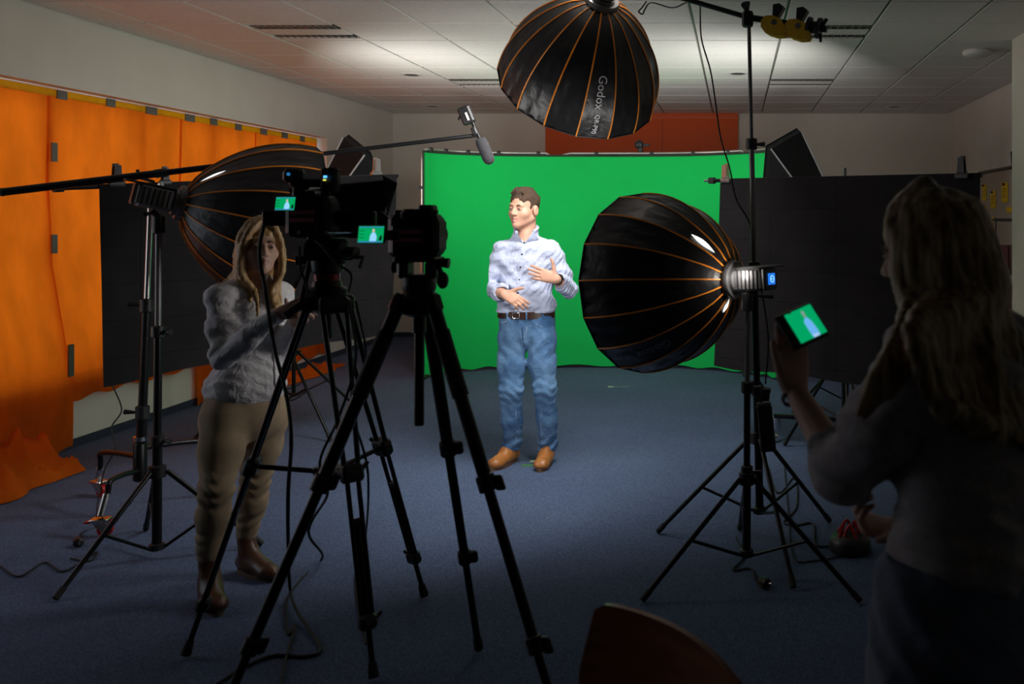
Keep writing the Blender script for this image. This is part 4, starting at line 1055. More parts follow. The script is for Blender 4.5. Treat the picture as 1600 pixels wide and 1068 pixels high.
for sx in (-.17, .17):
    T('leg', [sc_+hx*sx-hy*.17-V((0, 0, .008)), V((0, 0, .0))+c0+hx*sx*1.1-hy*.02], .011, CHROME, e)
    T('leg', [sc_+hx*sx+hy*.17-V((0, 0, .008)), c0+hx*sx*1.1+hy*.44], .011, CHROME, e)
    T('back_upright', [sc_+hx*sx*.8-hy*.17-V((0, 0, .01)), c0+hx*sx*.8-hy*.04+V((0, 0, .60))], .011, CHROME, e)
# ------------------------------------------------------------ people: signed-distance fields turned into one surface
class Field:
    def __init__(s, lo, hi, h):
        s.h = h; s.lo = np.array(lo, float); n = [int(math.ceil((hi[k]-lo[k])/h))+1 for k in range(3)]
        s.ax = [s.lo[k]+h*np.arange(n[k]) for k in range(3)]
        s.F = np.full(n, .12, np.float32)
    def _win(s, lo, hi):
        sl = []
        for k in range(3):
            a = max(0, int((lo[k]-s.lo[k])/s.h)); b = min(len(s.ax[k]), int((hi[k]-s.lo[k])/s.h)+2)
            if b <= a: return None
            sl.append(slice(a, b))
        return tuple(sl)
    def _pts(s, sl):
        return np.meshgrid(s.ax[0][sl[0]], s.ax[1][sl[1]], s.ax[2][sl[2]], indexing='ij', copy=False)
    def _mix(s, sl, d, k, op):
        A = s.F[sl]; d = d.astype(np.float32)
        if op == 'u':
            if k > 0:
                hh = np.clip(.5+.5*(A-d)/k, 0, 1); s.F[sl] = A*(1-hh)+d*hh-k*hh*(1-hh)
            else: s.F[sl] = np.minimum(A, d)
        elif op == 's':
            if k > 0:
                hh = np.clip(.5-.5*(A+d)/k, 0, 1); s.F[sl] = A*(1-hh)-d*hh+k*hh*(1-hh)
            else: s.F[sl] = np.maximum(A, -d)
    def cone(s, a, b, ra, rb, k=.02, op='u', flat=None, fs=1.):
        a = np.array(a, float); b = np.array(b, float); R = max(ra, rb)*max(1, fs)+k+.03
        sl = s._win(np.minimum(a, b)-R, np.maximum(a, b)+R)
        if sl is None: return s
        X, Y, Z = s._pts(sl); px, py, pz = X-a[0], Y-a[1], Z-a[2]; ba = b-a; L2 = max(1e-9, ba@ba)
        t = np.clip((px*ba[0]+py*ba[1]+pz*ba[2])/L2, 0, 1)
        qx, qy, qz = px-t*ba[0], py-t*ba[1], pz-t*ba[2]
        if flat is not None:
            n = np.array(flat, float); n /= np.linalg.norm(n); dn = qx*n[0]+qy*n[1]+qz*n[2]; g = 1/fs-1
            qx, qy, qz = qx+n[0]*dn*g, qy+n[1]*dn*g, qz+n[2]*dn*g
        d = np.sqrt(qx*qx+qy*qy+qz*qz)-(ra+(rb-ra)*t)
        s._mix(sl, d, k, op); return s
    def chain(s, pts, k=.02, flat=None, fs=1.):
        for (a, ra), (b, rb) in zip(pts[:-1], pts[1:]): s.cone(a, b, ra, rb, k, 'u', flat, fs)
        return s
    def ell(s, c, r, axes=None, k=.02, op='u'):
        c = np.array(c, float); R = max(r)+k+.03
        sl = s._win(c-R, c+R)
        if sl is None: return s
        X, Y, Z = s._pts(sl); p = [X-c[0], Y-c[1], Z-c[2]]
        if axes is not None: p = [p[0]*a[0]+p[1]*a[1]+p[2]*a[2] for a in axes]
        k0 = np.sqrt(sum((p[i]/r[i])**2 for i in range(3))); k1 = np.sqrt(sum((p[i]/r[i]**2)**2 for i in range(3)))
        s._mix(sl, k0*(k0-1)/np.maximum(k1, 1e-6), k, op); return s
    def cut(s, p, n):                           # remove the side the normal points to
        n = np.array(n, float); n /= np.linalg.norm(n)
        X, Y, Z = s._pts((slice(None),)*3)
        d = ((X-p[0])*n[0]+(Y-p[1])*n[1]+(Z-p[2])*n[2]).astype(np.float32)
        s.F = np.maximum(s.F, d); return s
    def disp(s, fn, lo=None, hi=None, band=.03):
        I = np.nonzero(np.abs(s.F) < band)
        x, y, z = s.ax[0][I[0]], s.ax[1][I[1]], s.ax[2][I[2]]
        s.F[I] += fn(x, y, z).astype(np.float32); return s
    def mesh(s, name, mats, origin, matfn=None):
        F = s.F; F = F.copy()
        F[0] = F[-1] = .1; F[:, 0] = F[:, -1] = .1; F[:, :, 0] = F[:, :, -1] = .1
        S = F < 0; nx, ny, nz = F.shape
        c = S[:-1, :-1, :-1].astype(np.int8).copy()
        offs = [(a, b, d) for a in (0, 1) for b in (0, 1) for d in (0, 1)]
        tot = np.zeros((nx-1, ny-1, nz-1), np.int8)
        for a, b, d in offs: tot += S[a:nx-1+a, b:ny-1+b, d:nz-1+d]
        act = np.nonzero((tot > 0) & (tot < 8)); I = np.stack(act, 1); n = len(I)
        idx = np.full((nx-1, ny-1, nz-1), -1, np.int32); idx[act] = np.arange(n)
        val = {o: F[I[:, 0]+o[0], I[:, 1]+o[1], I[:, 2]+o[2]] for o in offs}
        acc = np.zeros((n, 3)); cnt = np.zeros(n)
        for o in offs:
            for ax in range(3):
                if o[ax] == 0:
                    q = list(o); q[ax] = 1; q = tuple(q); va, vb = val[o], val[q]
                    m = (va < 0) != (vb < 0); t = va[m]/(va[m]-vb[m])
                    p = np.repeat(np.array(o, float)[None], m.sum(), 0); p[:, ax] += t
                    acc[m] += p; cnt[m] += 1
        vert = s.lo+s.h*(I+acc/cnt[:, None])
        quads = []
        for ax in range(3):
            sl0 = [slice(None)]*3; sl1 = [slice(None)]*3; sl0[ax] = slice(0, -1); sl1[ax] = slice(1, None)
            A, Bq = S[tuple(sl0)], S[tuple(sl1)]; E = np.nonzero(A != Bq); i = np.stack(E, 1)
            u, v = (ax+1) % 3, (ax+2) % 3
            ok = (i[:, u] > 0) & (i[:, v] > 0) & (i[:, u] < F.shape[u]-1) & (i[:, v] < F.shape[v]-1); i = i[ok]
            ins = A[tuple(i.T)]
            def cellid(du, dv):
                j = i.copy(); j[:, u] += du; j[:, v] += dv; return idx[tuple(j.T)]
            q = np.stack([cellid(-1, -1), cellid(0, -1), cellid(0, 0), cellid(-1, 0)], 1)
            q[~ins] = q[~ins][:, ::-1]; quads.append(q)
        Q = np.concatenate(quads); Q = Q[(Q >= 0).all(1)]
        me = bpy.data.meshes.new(name); co = (vert-np.array(origin)).astype(np.float32)
        me.vertices.add(len(co)); me.vertices.foreach_set('co', co.ravel())
        me.loops.add(Q.size); me.loops.foreach_set('vertex_index', Q.astype(np.int32).ravel())
        me.polygons.add(len(Q)); me.polygons.foreach_set('loop_start', np.arange(0, Q.size, 4, dtype=np.int32))
        for q in (mats if isinstance(mats, list) else [mats]): me.materials.append(q)
        if matfn is not None:
            cen = vert[Q].mean(1); me.polygons.foreach_set('material_index', matfn(cen).astype(np.int32))
        me.update(calc_edges=True); me.polygons.foreach_set('use_smooth', [True]*len(Q)); me.validate()
        return me
def part(name, F, m, par, matfn=None, **kw):
    me = F.mesh(name, m, ORG[par], matfn)
    return tag(link_mesh(name, me, par), **kw)
class Head:
    def __init__(s, c, f, u=(0, 0, 1), k=1.):
        s.c = V(c); s.f = V(f).normalized(); u = V(u); s.u = (u-s.f*u.dot(s.f)).normalized(); s.l = s.u.cross(s.f); s.k = k
        s.ax = [np.array(s.f), np.array(s.l), np.array(s.u)]
    def p(s, f, l, u): return s.c+(s.f*f+s.l*l+s.u*u)*s.k
    def sculpt(s, F, jaw=1.):
        k = s.k; p = s.p
        F.ell(p(-.012, 0, .035), (.099*k, .077*k, .092*k), s.ax, .02)
        F.ell(p(.022, 0, -.045), (.070*k, .060*k*jaw, .068*k), s.ax, .03*k)
        F.cone(p(.045, 0, -.04), p(.066, 0, -.092), .048*k, .026*k*jaw, .03*k)
        for sg in (-1, 1):
            F.ell(p(.052, sg*.043, -.028), (.026*k, .022*k, .022*k), s.ax, .03*k)
            F.cone(p(-.005, sg*.058, -.055), p(.05, sg*.028, -.088), .020*k, .016*k, .02*k)
        F.cone(p(.080, -.036*k, .020), p(.080, .036*k, .020), .013*k, .013*k, .014*k)
        for sg in (-1, 1): F.ell(p(.096, sg*.033, .000), (.016*k, .021*k, .012*k), s.ax, .010*k, 's')
        for sg in (-1, 1): F.ell(p(.079, sg*.032, -.001), (.013*k, .017*k, .0125*k), s.ax, .004*k)
        F.cone(p(.088, 0, .012), p(.110, 0, -.028), .0085*k, .0125*k, .012*k)
        for sg in (-1, 1): F.ell(p(.100, sg*.0125, -.033), (.011*k, .009*k, .008*k), s.ax, .006*k)
        F.cone(p(.087, -.020, -.0600), p(.0965, 0, -.0575), .0045*k, .0065*k, .005*k); F.cone(p(.087, .020, -.0600), p(.0965, 0, -.0575), .0045*k, .0065*k, .005*k)
        F.cone(p(.087, -.016, -.0735), p(.0945, 0, -.0745), .0055*k, .0075*k, .005*k); F.cone(p(.087, .016, -.0735), p(.0945, 0, -.0745), .0055*k, .0075*k, .005*k)
        F.cone(p(.0945, -.023, -.0665), p(.1035, 0, -.0655), .0036*k, .0036*k, .002*k, 's'); F.cone(p(.0945, .023, -.0665), p(.1035, 0, -.0655), .0036*k, .0036*k, .002*k, 's')
        F.ell(p(.074, 0, -.102), (.020*k, .022*k, .017*k), s.ax, .02*k)
        for sg in (-1, 1):
            F.ell(p(-.010, sg*.085, -.010), (.023*k, .011*k, .034*k), s.ax, .008*k)
            F.ell(p(-.006, sg*.097, -.006), (.012*k, .006*k, .020*k), s.ax, .004*k, 's')
        return F
    def lips(s, cen):
        d = (cen-np.array(s.c))/s.k; f, l, u = d@s.ax[0], d@s.ax[1], d@s.ax[2]
        return ((f > .078) & ((l/.0245)**2+((u+.0665)/.0145)**2 < 1)).astype(int)
    def face_parts(s, body, iris, brow):
        for sg in (-1, 1):
            c = s.p(.0795, sg*.032, -.001); o = MB().ball(c, .0125*s.k, 14, 10).build('eye', EYEW, body, 180)
            g = (s.f+s.l*(sg*.05)).normalized()
            MB().lathe(c+g*(.0108*s.k), g, [(0, .0062*s.k), (.0016*s.k, .0052*s.k), (.0022*s.k, 0)], 12).build('iris', iris, o, 60)
            pts = [s.p(.0925, sg*.014, .019), s.p(.0945, sg*.026, .0250), s.p(.0885, sg*.040, .0225), s.p(.0785, sg*.049, .016)]
            MB().tube(cr(pts, 4), [.0036*s.k]*4+[.0046*s.k]*5+[.0026*s.k]*4, 6).build('eyebrow', brow, body, 60)
            lid = [s.p(.0885, sg*.0185, .003), s.p(.0935, sg*.031, .0075), s.p(.0855, sg*.0465, .003)]
            MB().tube(cr(lid, 5), .0034*s.k, 6).build('eyelid', SKIN, body, 60)
def hand(F, w, d, back, thumb, curl=.35, k=1., spread=.10, tdir=None, fist=0):
    """w wrist, d towards the fingers, back = direction the back of the hand faces, thumb = thumb side"""
    w = V(w); d = V(d).normalized(); b = V(back); b = (b-d*b.dot(d)).normalized(); t = V(thumb); t = (t-d*t.dot(d)-b*t.dot(b)).normalized()
    offs = (.030, .0105, -.009, -.027); base = (.088, .092, .088, .080)
    Ls = ((.042, .025, .020), (.047, .029, .021), (.043, .027, .020), (.034, .020, .017))
    for i in range(4):
        kn = w+(d*base[i]+t*offs[i])*k
        F.cone(w+(d*.01+t*offs[i]*.5)*k, kn, .0135*k, .0115*k, .016*k)
        a = kn; ang = 0; sp = spread*(1.5-i)*.55
        cl = curl[i] if isinstance(curl, (list, tuple)) else curl
        for j, L in enumerate(Ls[i]):
            ang += cl*(1., 1.15, .8)[j]
            dd = (d*math.cos(ang)-b*math.sin(ang)); dd = (dd+t*sp).normalized()
            e_ = a+dd*(L*k)
            F.cone(a, e_, (.0098, .0088, .0080)[j]*k, (.0090, .0082, .0066)[j]*k, .005*k); a = e_
    F.ell(w+(d*.05+t*.002)*k, (.050*k, .036*k, .015*k), [np.array(d), np.array(t), np.array(b)], .012*k)
    td = V(tdir).normalized() if tdir is not None else (t*.75+d*.75-b*.25).normalized()
    a = w+(d*.022+t*.022)*k; m_ = a+(td*.042+t*.004)*k; m2 = m_+td*(.032*k); tip = m2+(td*.85+d*.35).normalized()*(.026*k)
    F.cone(a, m_, .0155*k, .0125*k, .012*k); F.cone(m_, m2, .0112*k, .0098*k, .004*k); F.cone(m2, tip, .0098*k, .0074*k, .004*k)
    return F
SKIN = mat('skin_fair', (.52, .285, .20), .5, var=.06, scale=30, spec=.4)
LIP = mat('lips', (.50, .23, .19), .45, var=.05)
EYEW = mat('eye_white', (.72, .70, .68), .25, var=0)
IRISB = mat('iris_blue', (.05, .09, .12), .2, var=0)
BROW = mat('brown_brow', (.10, .055, .03), .8, var=.1)
def bump_noise(seed, comps):
    rs = np.random.RandomState(seed); C = [(rs.randn(3)*f, rs.rand()*6, a) for f, a in comps]
    return lambda x, y, z: sum(a*np.sin(k[0]*x+k[1]*y+k[2]*z+p) for k, p, a in C)

# ============================================================ the man on the carpet
D0 = 5.98
def M(px, py, dy=0.): return P(px, py, D0+dy)
man = empty('person', (M(822, 700).x, D0, 0), 'man in light blue shirt, jeans and tan shoes before the green screen', 'person')
hd = Head(M(818.5, 326, .0), (-.40, -.91, -.02), (.03, -.02, 1), 1.02)
shR, shL = M(786, 393, .02), M(862, 391, .02); elR, elL = M(765, 450, .04), M(888, 452, .06)
wrR, wrL = M(787, 459, -.20), M(870, 436, -.16)
hipR, hipL = M(803, 520), M(843, 520); knR, knL = M(799, 608, -.03), M(851, 606, -.03); anR, anL = M(799, 698, .09), M(856, 698, .08)
F = Field(M(735, 745, -.42), M(915, 285, .35), .0042)
hd.sculpt(F, 1.06)
F.cone(hd.p(-.03, 0, -.05), M(822, 374, .03), .058, .066, .03)
F.cone(M(821.5, 370, .02), M(820.5, 388, .0), .060, .058, .02); F.cone(M(822, 380, .03), shR, .06, .05, .03); F.cone(M(822, 380, .03), shL, .06, .05, .03)
F.chain([(M(822, 395, .04), .08), (M(822, 440, .05), .08), (M(822, 500, .04), .08)], .05)
for a, b, c in ((shR, elR, wrR), (shL, elL, wrL)): F.chain([(a, .048), (b, .040), (b.lerp(c, .3), .041), (b.lerp(c, .8), .034), (c, .0275)], .02)
for a, b, c in ((hipR, knR, anR), (hipL, knL, anL)): F.chain([(a, .07), (b, .05), (c, .04)], .03); F.cone(c, V((c.x-.02, c.y-.09, .045)), .028, .022, .01)
hand(F, wrR, (.80, -.28, -.34), (-.15, -.75, .65), (.25, -.35, .9), [.32, .40, .45, .50], 1.0, .06, (.85, -.2, .30))
hand(F, wrL, (-.86, -.28, .28), (.15, -.95, .12), (.10, .0, 1), [.16, .20, .24, .26], 1.02, .12, (-.12, -.15, 1))
body = part('body', F, [SKIN, LIP], man, hd.lips)
hd.face_parts(body, IRISB, BROW)
# hair: short brown
HAIRB = mat('short_brown_hair', (.055, .028, .013), .65, var=.35, scale=160, bump=.8, bscale=260)
F = Field(hd.c-V((.16, .16, .14)), hd.c+V((.16, .16, .17)), .0036)
F.ell(hd.p(-.016, 0, .042), (.107, .0845, .098), hd.ax, 0)
F.ell(hd.p(.018, 0, .104), (.062, .062, .032), hd.ax, .02)
F.ell(hd.p(.115, 0, -.002), (.076, .098, .072), hd.ax, .010, 's')
F.ell(hd.p(.055, 0, -.10), (.11, .12, .095), hd.ax, .012, 's')
for sg in (-1, 1): F.ell(hd.p(-.006, sg*.092, -.016), (.034, .03, .044), hd.ax, .008, 's')
for sg in (-1, 1): F.ell(hd.p(.062, sg*.078, .022), (.034, .030, .046), hd.ax, .008, 's'); F.cone(hd.p(.052, sg*.02, .124), hd.p(.068, sg*.045, .098), .011, .008, .012)
F.cut(hd.p(-.02, 0, -.070), (hd.u*-1))
F.disp(bump_noise(3, [(170, .0007)]*4+[(75, .0014)]*3))
part('hair', F, HAIRB, man)
# shirt
def shirt_cloth():
    m = bpy.data.materials.new('pale_blue_shirt'); m.use_nodes = True
    nt = m.node_tree; N = nt.nodes; L = nt.links; b = N['Principled BSDF']; tc = N.new('ShaderNodeTexCoord')
    w = N.new('ShaderNodeTexNoise'); w.inputs['Scale'].default_value = 260; L.new(tc.outputs['Object'], w.inputs['Vector'])
    r = N.new('ShaderNodeValToRGB'); r.color_ramp.elements[0].position = .35; r.color_ramp.elements[1].position = .65
    r.color_ramp.elements[0].color = (.36, .41, .57, 1); r.color_ramp.elements[1].color = (.50, .54, .69, 1)
    L.new(w.outputs['Fac'], r.inputs['Fac']); L.new(r.outputs[0], b.inputs['Base Color']); b.inputs['Roughness'].default_value = .85; b.inputs['Specular IOR Level'].default_value = .2
    wn_ = N.new('ShaderNodeTexNoise'); wn_.inputs['Scale'].default_value = 16; wn_.inputs['Detail'].default_value = 3; wn_.inputs['Distortion'].default_value = 1.2; L.new(tc.outputs['Object'], wn_.inputs['Vector'])
    bp = N.new('ShaderNodeBump'); bp.inputs['Strength'].default_value = .55; bp.inputs['Distance'].default_value = .02; L.new(wn_.outputs['Fac'], bp.inputs['Height']); L.new(bp.outputs[0], b.inputs['Normal'])
    return m
SHIRT = shirt_cloth()
SHIRTIN = mat('white_cuff_lining', (.70, .72, .78), .85, var=.04)
F = Field(M(735, 520, -.42), M(915, 352, .35), .0045)
F.ell(M(822, 418, .03), (.185, .118, .185), None, .05)
F.ell(M(823, 465, .02), (.168, .122, .16), None, .08)
F.cone(M(800, 486, .02), M(846, 486, .02), .088, .088, .06, flat=(0, 1, 0), fs=1.15)
F.cone(M(822, 382, .035), shR+V((.015, 0, -.005)), .075, .062, .05); F.cone(M(822, 382, .035), shL+V((-.015, 0, -.005)), .075, .062, .05)
F.cone(M(821, 371, .03), M(822, 388, .03), .066, .10, .03)
for a, b, c in ((shR, elR, wrR), (shL, elL, wrL)):
    F.chain([(a, .066), (a.lerp(b, .55), .060), (b, .054)], .025)
    F.chain([(b, .055), (b.lerp(c, .62), .050)], .02)
    F.cone(b.lerp(c, .60), b.lerp(c, .80), .051, .049, .004)
arms = [(shR, elR), (elR, wrR), (shL, elL), (elL, wrL)]
nzs = bump_noise(5, [(22, .0035), (22, .003), (40, .0028), (40, .0028), (75, .0018), (75, .0015)])
def shirt_fold(x, y, z):
    d = nzs(x, y, z)
    zz_ = (z-M(0, 488).z)                      # bunching above the belt
    d += .006*np.exp(-(zz_/.06)**2)*np.sin(85*z+14*x+3*np.sin(18*x))
    for k, (a, b) in enumerate(arms):          # ring folds round the elbows
        e_ = np.array(b if k % 2 == 0 else a)
        r = np.sqrt((x-e_[0])**2+(y-e_[1])**2+(z-e_[2])**2)
        d += .0035*np.exp(-(r/.10)**2)*np.sin(75*(z-x*.5*(1 if k < 2 else -1))+20*y)
    for sx, s_ in ((shR, 1), (shL, -1)):       # drag lines from the armpits
        r = np.sqrt((x-sx[0]-.05*s_)**2+(z-sx[2]+.16)**2); d += .005*np.exp(-(r/.11)**2)*np.sin(60*(z+s_*x*.9))
    d += .004*np.exp(-((z-M(0, 440).z)/.12)**2)*np.sin(38*(x-M(822, 0).x)+22*z)
    return d
F.disp(shirt_fold)
F.cone(M(821, 350, .02), M(821.5, 374, .02), .055, .052, .006, 's')
F.cone(M(820, 350, -.02), M(819.4, 378, -.065), .068, .010, .003, 's'); F.cone(M(820, 352, -.07), M(819.4, 378, -.10), .066, .012, .003, 's')
F.cut(M(822, 362.5, 0), (0, -.25, 1))
for b, c in ((elR, wrR), (elL, wrL)):
    dv = (c-b).normalized(); q = b.lerp(c, .80)
    F.cone(q-dv*.004, q+dv*.10, .0375, .045, .002, 's')
F.cut(M(822, 487.5), (0, 0, -1))
sh = part('shirt', F, SHIRT, man)
# collar, placket, buttons
FR = V((-.06, -1, 0)).normalized()
NAVY = mat('navy_button', (.015, .018, .04), .4, var=0)
ctr = [(819.5, 379), (816, 397), (813.5, 417), (811.5, 437), (809.5, 457), (808, 477)]
def front_hit(px, py):                         # first surface of the shirt along the view ray
    for k in range(80):
        d = -.26+.004*k; p = M(px, py, d); i = [int(round((p[a]-F.lo[a])/F.h)) for a in range(3)]
        if all(0 <= i[a] < F.F.shape[a] for a in range(3)) and F.F[tuple(i)] < 0: return p
    return M(px, py, -.11)
for sg in (-1, 1):
    if sg < 0: pts = [front_hit(817.5, 379)+V((0, -.010, 0)), M(807.5, 362, -.082), M(803.5, 354, .0), M(803, 361, .03), front_hit(797, 375)+V((0, -.012, 0))]
    else: pts = [front_hit(821, 379)+V((0, -.010, 0)), M(833, 361, -.080), M(840, 351, .0), M(841, 358, .03), front_hit(842, 373)+V((0, -.012, 0))]
    off = V((0, .007, -.003)); mb = MB(); a, b_, n_, o_, t_ = pts
    mid = (b_+t_)/2+V((0, -.008, .004)); n2 = (n_+o_)/2
    fc = [(0, 1, 5), (0, 5, 4), (1, 2, 5), (2, 3, 5), (3, 4, 5)]
    if sg > 0: fc = [tuple(reversed(f)) for f in fc]
    P6 = [a, b_, n_, o_, t_, mid]
    mb.add(P6, fc).add([p+off for p in P6], [tuple(reversed(f)) for f in fc])
    mb.add([a, t_, o_, a+off, t_+off, o_+off], [(0, 1, 4, 3), (1, 2, 5, 4)]).add([a, b_, n_, a+off, b_+off, n_+off], [(0, 3, 4, 1), (1, 4, 5, 2)])
    mb.build('collar_flap', SHIRT, sh, 70)
MB().tube(cr([M(807.5, 363, -.078), M(804, 358, .0), M(808, 354, .065), M(822, 353, .092), M(836, 353, .065), M(840, 356, .0), M(833.5, 362, -.076)], 6), [.010]*37, 8).build('collar_band', SHIRT, sh, 60)
pk = [front_hit(px, py) for px, py in [(819.8, 385), (818, 391), (816, 402), (814.5, 412), (813, 422), (812, 432), (811, 442), (810, 455), (809, 470), (808, 486)]]
for a, b_ in zip(pk[:-1], pk[1:]):
    pass
MB().add([p+V((sx*.014, -.004-.0015, 0)) for p in pk for sx in (-1, 1)], [(2*k, 2*k+1, 2*k+3, 2*k+2) for k in range(len(pk)-1)]).build('button_placket', SHIRT, sh, 60)
for px, py in ctr:
    c = front_hit(px, py)
    MB().lathe(c+V((0, -.006, 0)), FR, [(0, .0065), (.003, .0065), (.004, .005)], 12).build('button', NAVY, sh, 40)
# jeans
def jeans_cloth(name, c0, c1, fade):
    m = bpy.data.materials.new(name); m.use_nodes = True
    nt = m.node_tree; N = nt.nodes; L = nt.links; b = N['Principled BSDF']; tc = N.new('ShaderNodeTexCoord')
    n1 = N.new('ShaderNodeTexNoise'); n1.inputs['Scale'].default_value = 4.5; n1.inputs['Detail'].default_value = 6; L.new(tc.outputs['Object'], n1.inputs['Vector'])
    n2 = N.new('ShaderNodeTexNoise'); n2.inputs['Scale'].default_value = 220; L.new(tc.outputs['Object'], n2.inputs['Vector'])
    ad = N.new('ShaderNodeMath'); ad.operation = 'MULTIPLY_ADD'; ad.inputs[1].default_value = .25; L.new(n2.outputs['Fac'], ad.inputs[0]); L.new(n1.outputs['Fac'], ad.inputs[2])
    r = N.new('ShaderNodeValToRGB'); r.color_ramp.elements[0].position = .45; r.color_ramp.elements[1].position = .82
    r.color_ramp.elements[0].color = c0+(1,); r.color_ramp.elements[1].color = c1+(1,)
    L.new(ad.outputs[0], r.inputs['Fac']); L.new(r.outputs[0], b.inputs['Base Color']); b.inputs['Roughness'].default_value = .9; b.inputs['Specular IOR Level'].default_value = .2
    wn_ = N.new('ShaderNodeTexNoise'); wn_.inputs['Scale'].default_value = 13; wn_.inputs['Detail'].default_value = 4; wn_.inputs['Distortion'].default_value = 1.5; L.new(tc.outputs['Object'], wn_.inputs['Vector'])
    bp = N.new('ShaderNodeBump'); bp.inputs['Strength'].default_value = .5; bp.inputs['Distance'].default_value = .02; L.new(wn_.outputs['Fac'], bp.inputs['Height']); L.new(bp.outputs[0], b.inputs['Normal'])
    return m
JEANS = jeans_cloth('worn_blue_denim', (.030, .085, .20), (.15, .28, .46), 0)
F = Field(M(755, 725, -.2), M(890, 480, .25), .0045)
F.cone(M(802, 500, .02), M(844, 500, .02), .090, .090, .04, flat=(0, 1, 0), fs=1.15)
F.cone(M(803, 522, .03), M(843, 522, .03), .098, .098, .05, flat=(0, 1, 0), fs=1.12)
for (h_, k_, a_, tx) in ((M(800, 530, .01), knR, anR, 799), (M(846, 530, .01), knL, anL, 857)):
    F.chain([(h_, .096), (h_.lerp(k_, .5), .085), (k_, .070), (k_.lerp(a_, .5), .066), (a_+V((0, 0, .0)), .058)], .03)
    F.cone(a_+V((0, 0, .03)), a_+V((0, -.01, -.012)), .058, .062, .01)
nzj = bump_noise(11, [(18, .003), (30, .0025), (50, .0015), (80, .001)])
def jean_fold(x, y, z):
    d = nzj(x, y, z); s_ = np.where(x < M(822, 0).x, 1., -1.)
    zk, za = M(0, 610).z, M(0, 698).z
    d += .0028*np.exp(-((z-zk)/.09)**2)*np.sin(115*z+26*s_*x+3*np.sin(30*x+20*y))
    d += .0065*np.exp(-((z-za)/.075)**2)*np.sin(105*z+22*s_*x+9*y+3*np.sin(25*x+10*z))
    d += .004*np.exp(-((z-M(0, 545).z)/.06)**2)*np.sin(60*(z+s_*x*1.1))
    return d
F.disp(jean_fold)
F.cut((0, 0, .088), (0, 0, -1)); F.cut((0, 0, M(0, 488).z), (0, 0, 1))
jn = part('jeans', F, JEANS, man)
def surf(Fi, px, py, mf, d0=-.3):
    for k in range(150):
        p = mf(px, py, d0+.004*k); i = [int(round((p[a]-Fi.lo[a])/Fi.h)) for a in range(3)]
        if all(0 <= i[a] < Fi.F.shape[a] for a in range(3)) and Fi.F[tuple(i)] < 0: return p
    return mf(px, py, -.1)
STITCH = mat('pale_denim_seam', (.30, .38, .48), .8, var=.1); DSTITCH = mat('dark_denim_seam', (.03, .06, .13), .8, var=.1)
def seam(pts, m, r, nm, Fi, mf, par): MB().tube([surf(Fi, x, y, mf) for x, y in pts], r, 6).build(nm, m, par, 60)
seam([(779, 504), (784, 505), (791, 502), (794, 496)], STITCH, .003, 'pocket_seam', F, M, jn)
seam([(834, 497), (838, 506), (848, 511), (858, 508)], STITCH, .003, 'pocket_seam', F, M, jn)
seam([(817, 497), (816, 515), (817, 530), (819, 541)], DSTITCH, .004, 'fly_seam', F, M, jn)
seam([(822, 498), (823, 515), (819, 528)], STITCH, .0022, 'fly_seam', F, M, jn)
seam([(806, 640), (807, 660), (806, 680), (805, 697)], STITCH, .0016, 'side_seam', F, M, jn)
seam([(846, 640), (845, 660), (846, 680), (847, 697)], STITCH, .0016, 'side_seam', F, M, jn)
# belt
BELT = mat('dark_brown_belt', (.035, .014, .010), .35, var=.15)
bw = []
for k in range(40):
    a = 2*PI*k/40; bw.append((M(822.5, 0, .02).x+.185*math.cos(a), M(0, 0, .02).y+.116*math.sin(a)))
vs = []; fs = []
zt, zl = M(0, 485).z, M(0, 496).z
for (x, y) in bw:
    ox, oy = x-M(822.5, 0).x, y-(D0+.02)
    for (s_, z) in ((1., zl), (1., zt), (.965, zt), (.965, zl)): vs.append((M(822.5, 0).x+ox*s_, D0+.02+oy*s_, z))
for k in range(40):
    for q in range(4): fs.append((k*4+q, k*4+(q+1) % 4, ((k+1) % 40)*4+(q+1) % 4, ((k+1) % 40)*4+q))
bt = MB().add(vs, [tuple(reversed(f)) for f in fs]).build('belt', BELT, man, 50)
bc_ = V((M(812, 0).x, D0+.02-.119, (zt+zl)/2)); 
MB().tube([bc_+V((sx*.022, -.002, sz*.017)) for sx, sz in ((-1, -1), (1, -1), (1, 1), (-1, 1))], .0032, 6, closed=True).build('buckle', CHROME, bt, 60)
for px in (797, 828, 852): B('belt_loop', V((M(px, 0).x, D0+.02-.116*math.sqrt(max(0, 1-((M(px, 0).x-M(822.5, 0).x)/.185)**2))-.003, (zt+zl)/2)), (.010, .008, .052), JEANS, jn, None, .002)
# watch
wd_ = (wrL-elL).normalized(); wp = wrL-wd_*.012
wa = MB().lathe(wp-wd_*.011, wd_, [(0, .031), (.0, .034), (.022, .034), (.022, .031)], 24, caps=False).build('watch', BLACKP, man, 50)
wn2 = V((.5, -.5, .6)); wn2 = (wn2-wd_*wn2.dot(wd_)).normalized()
B('watch_case', wp+wn2*.034, (.034, .010, .036), BLACKP, wa, (wd_.cross(wn2), wn2, wd_), .005)
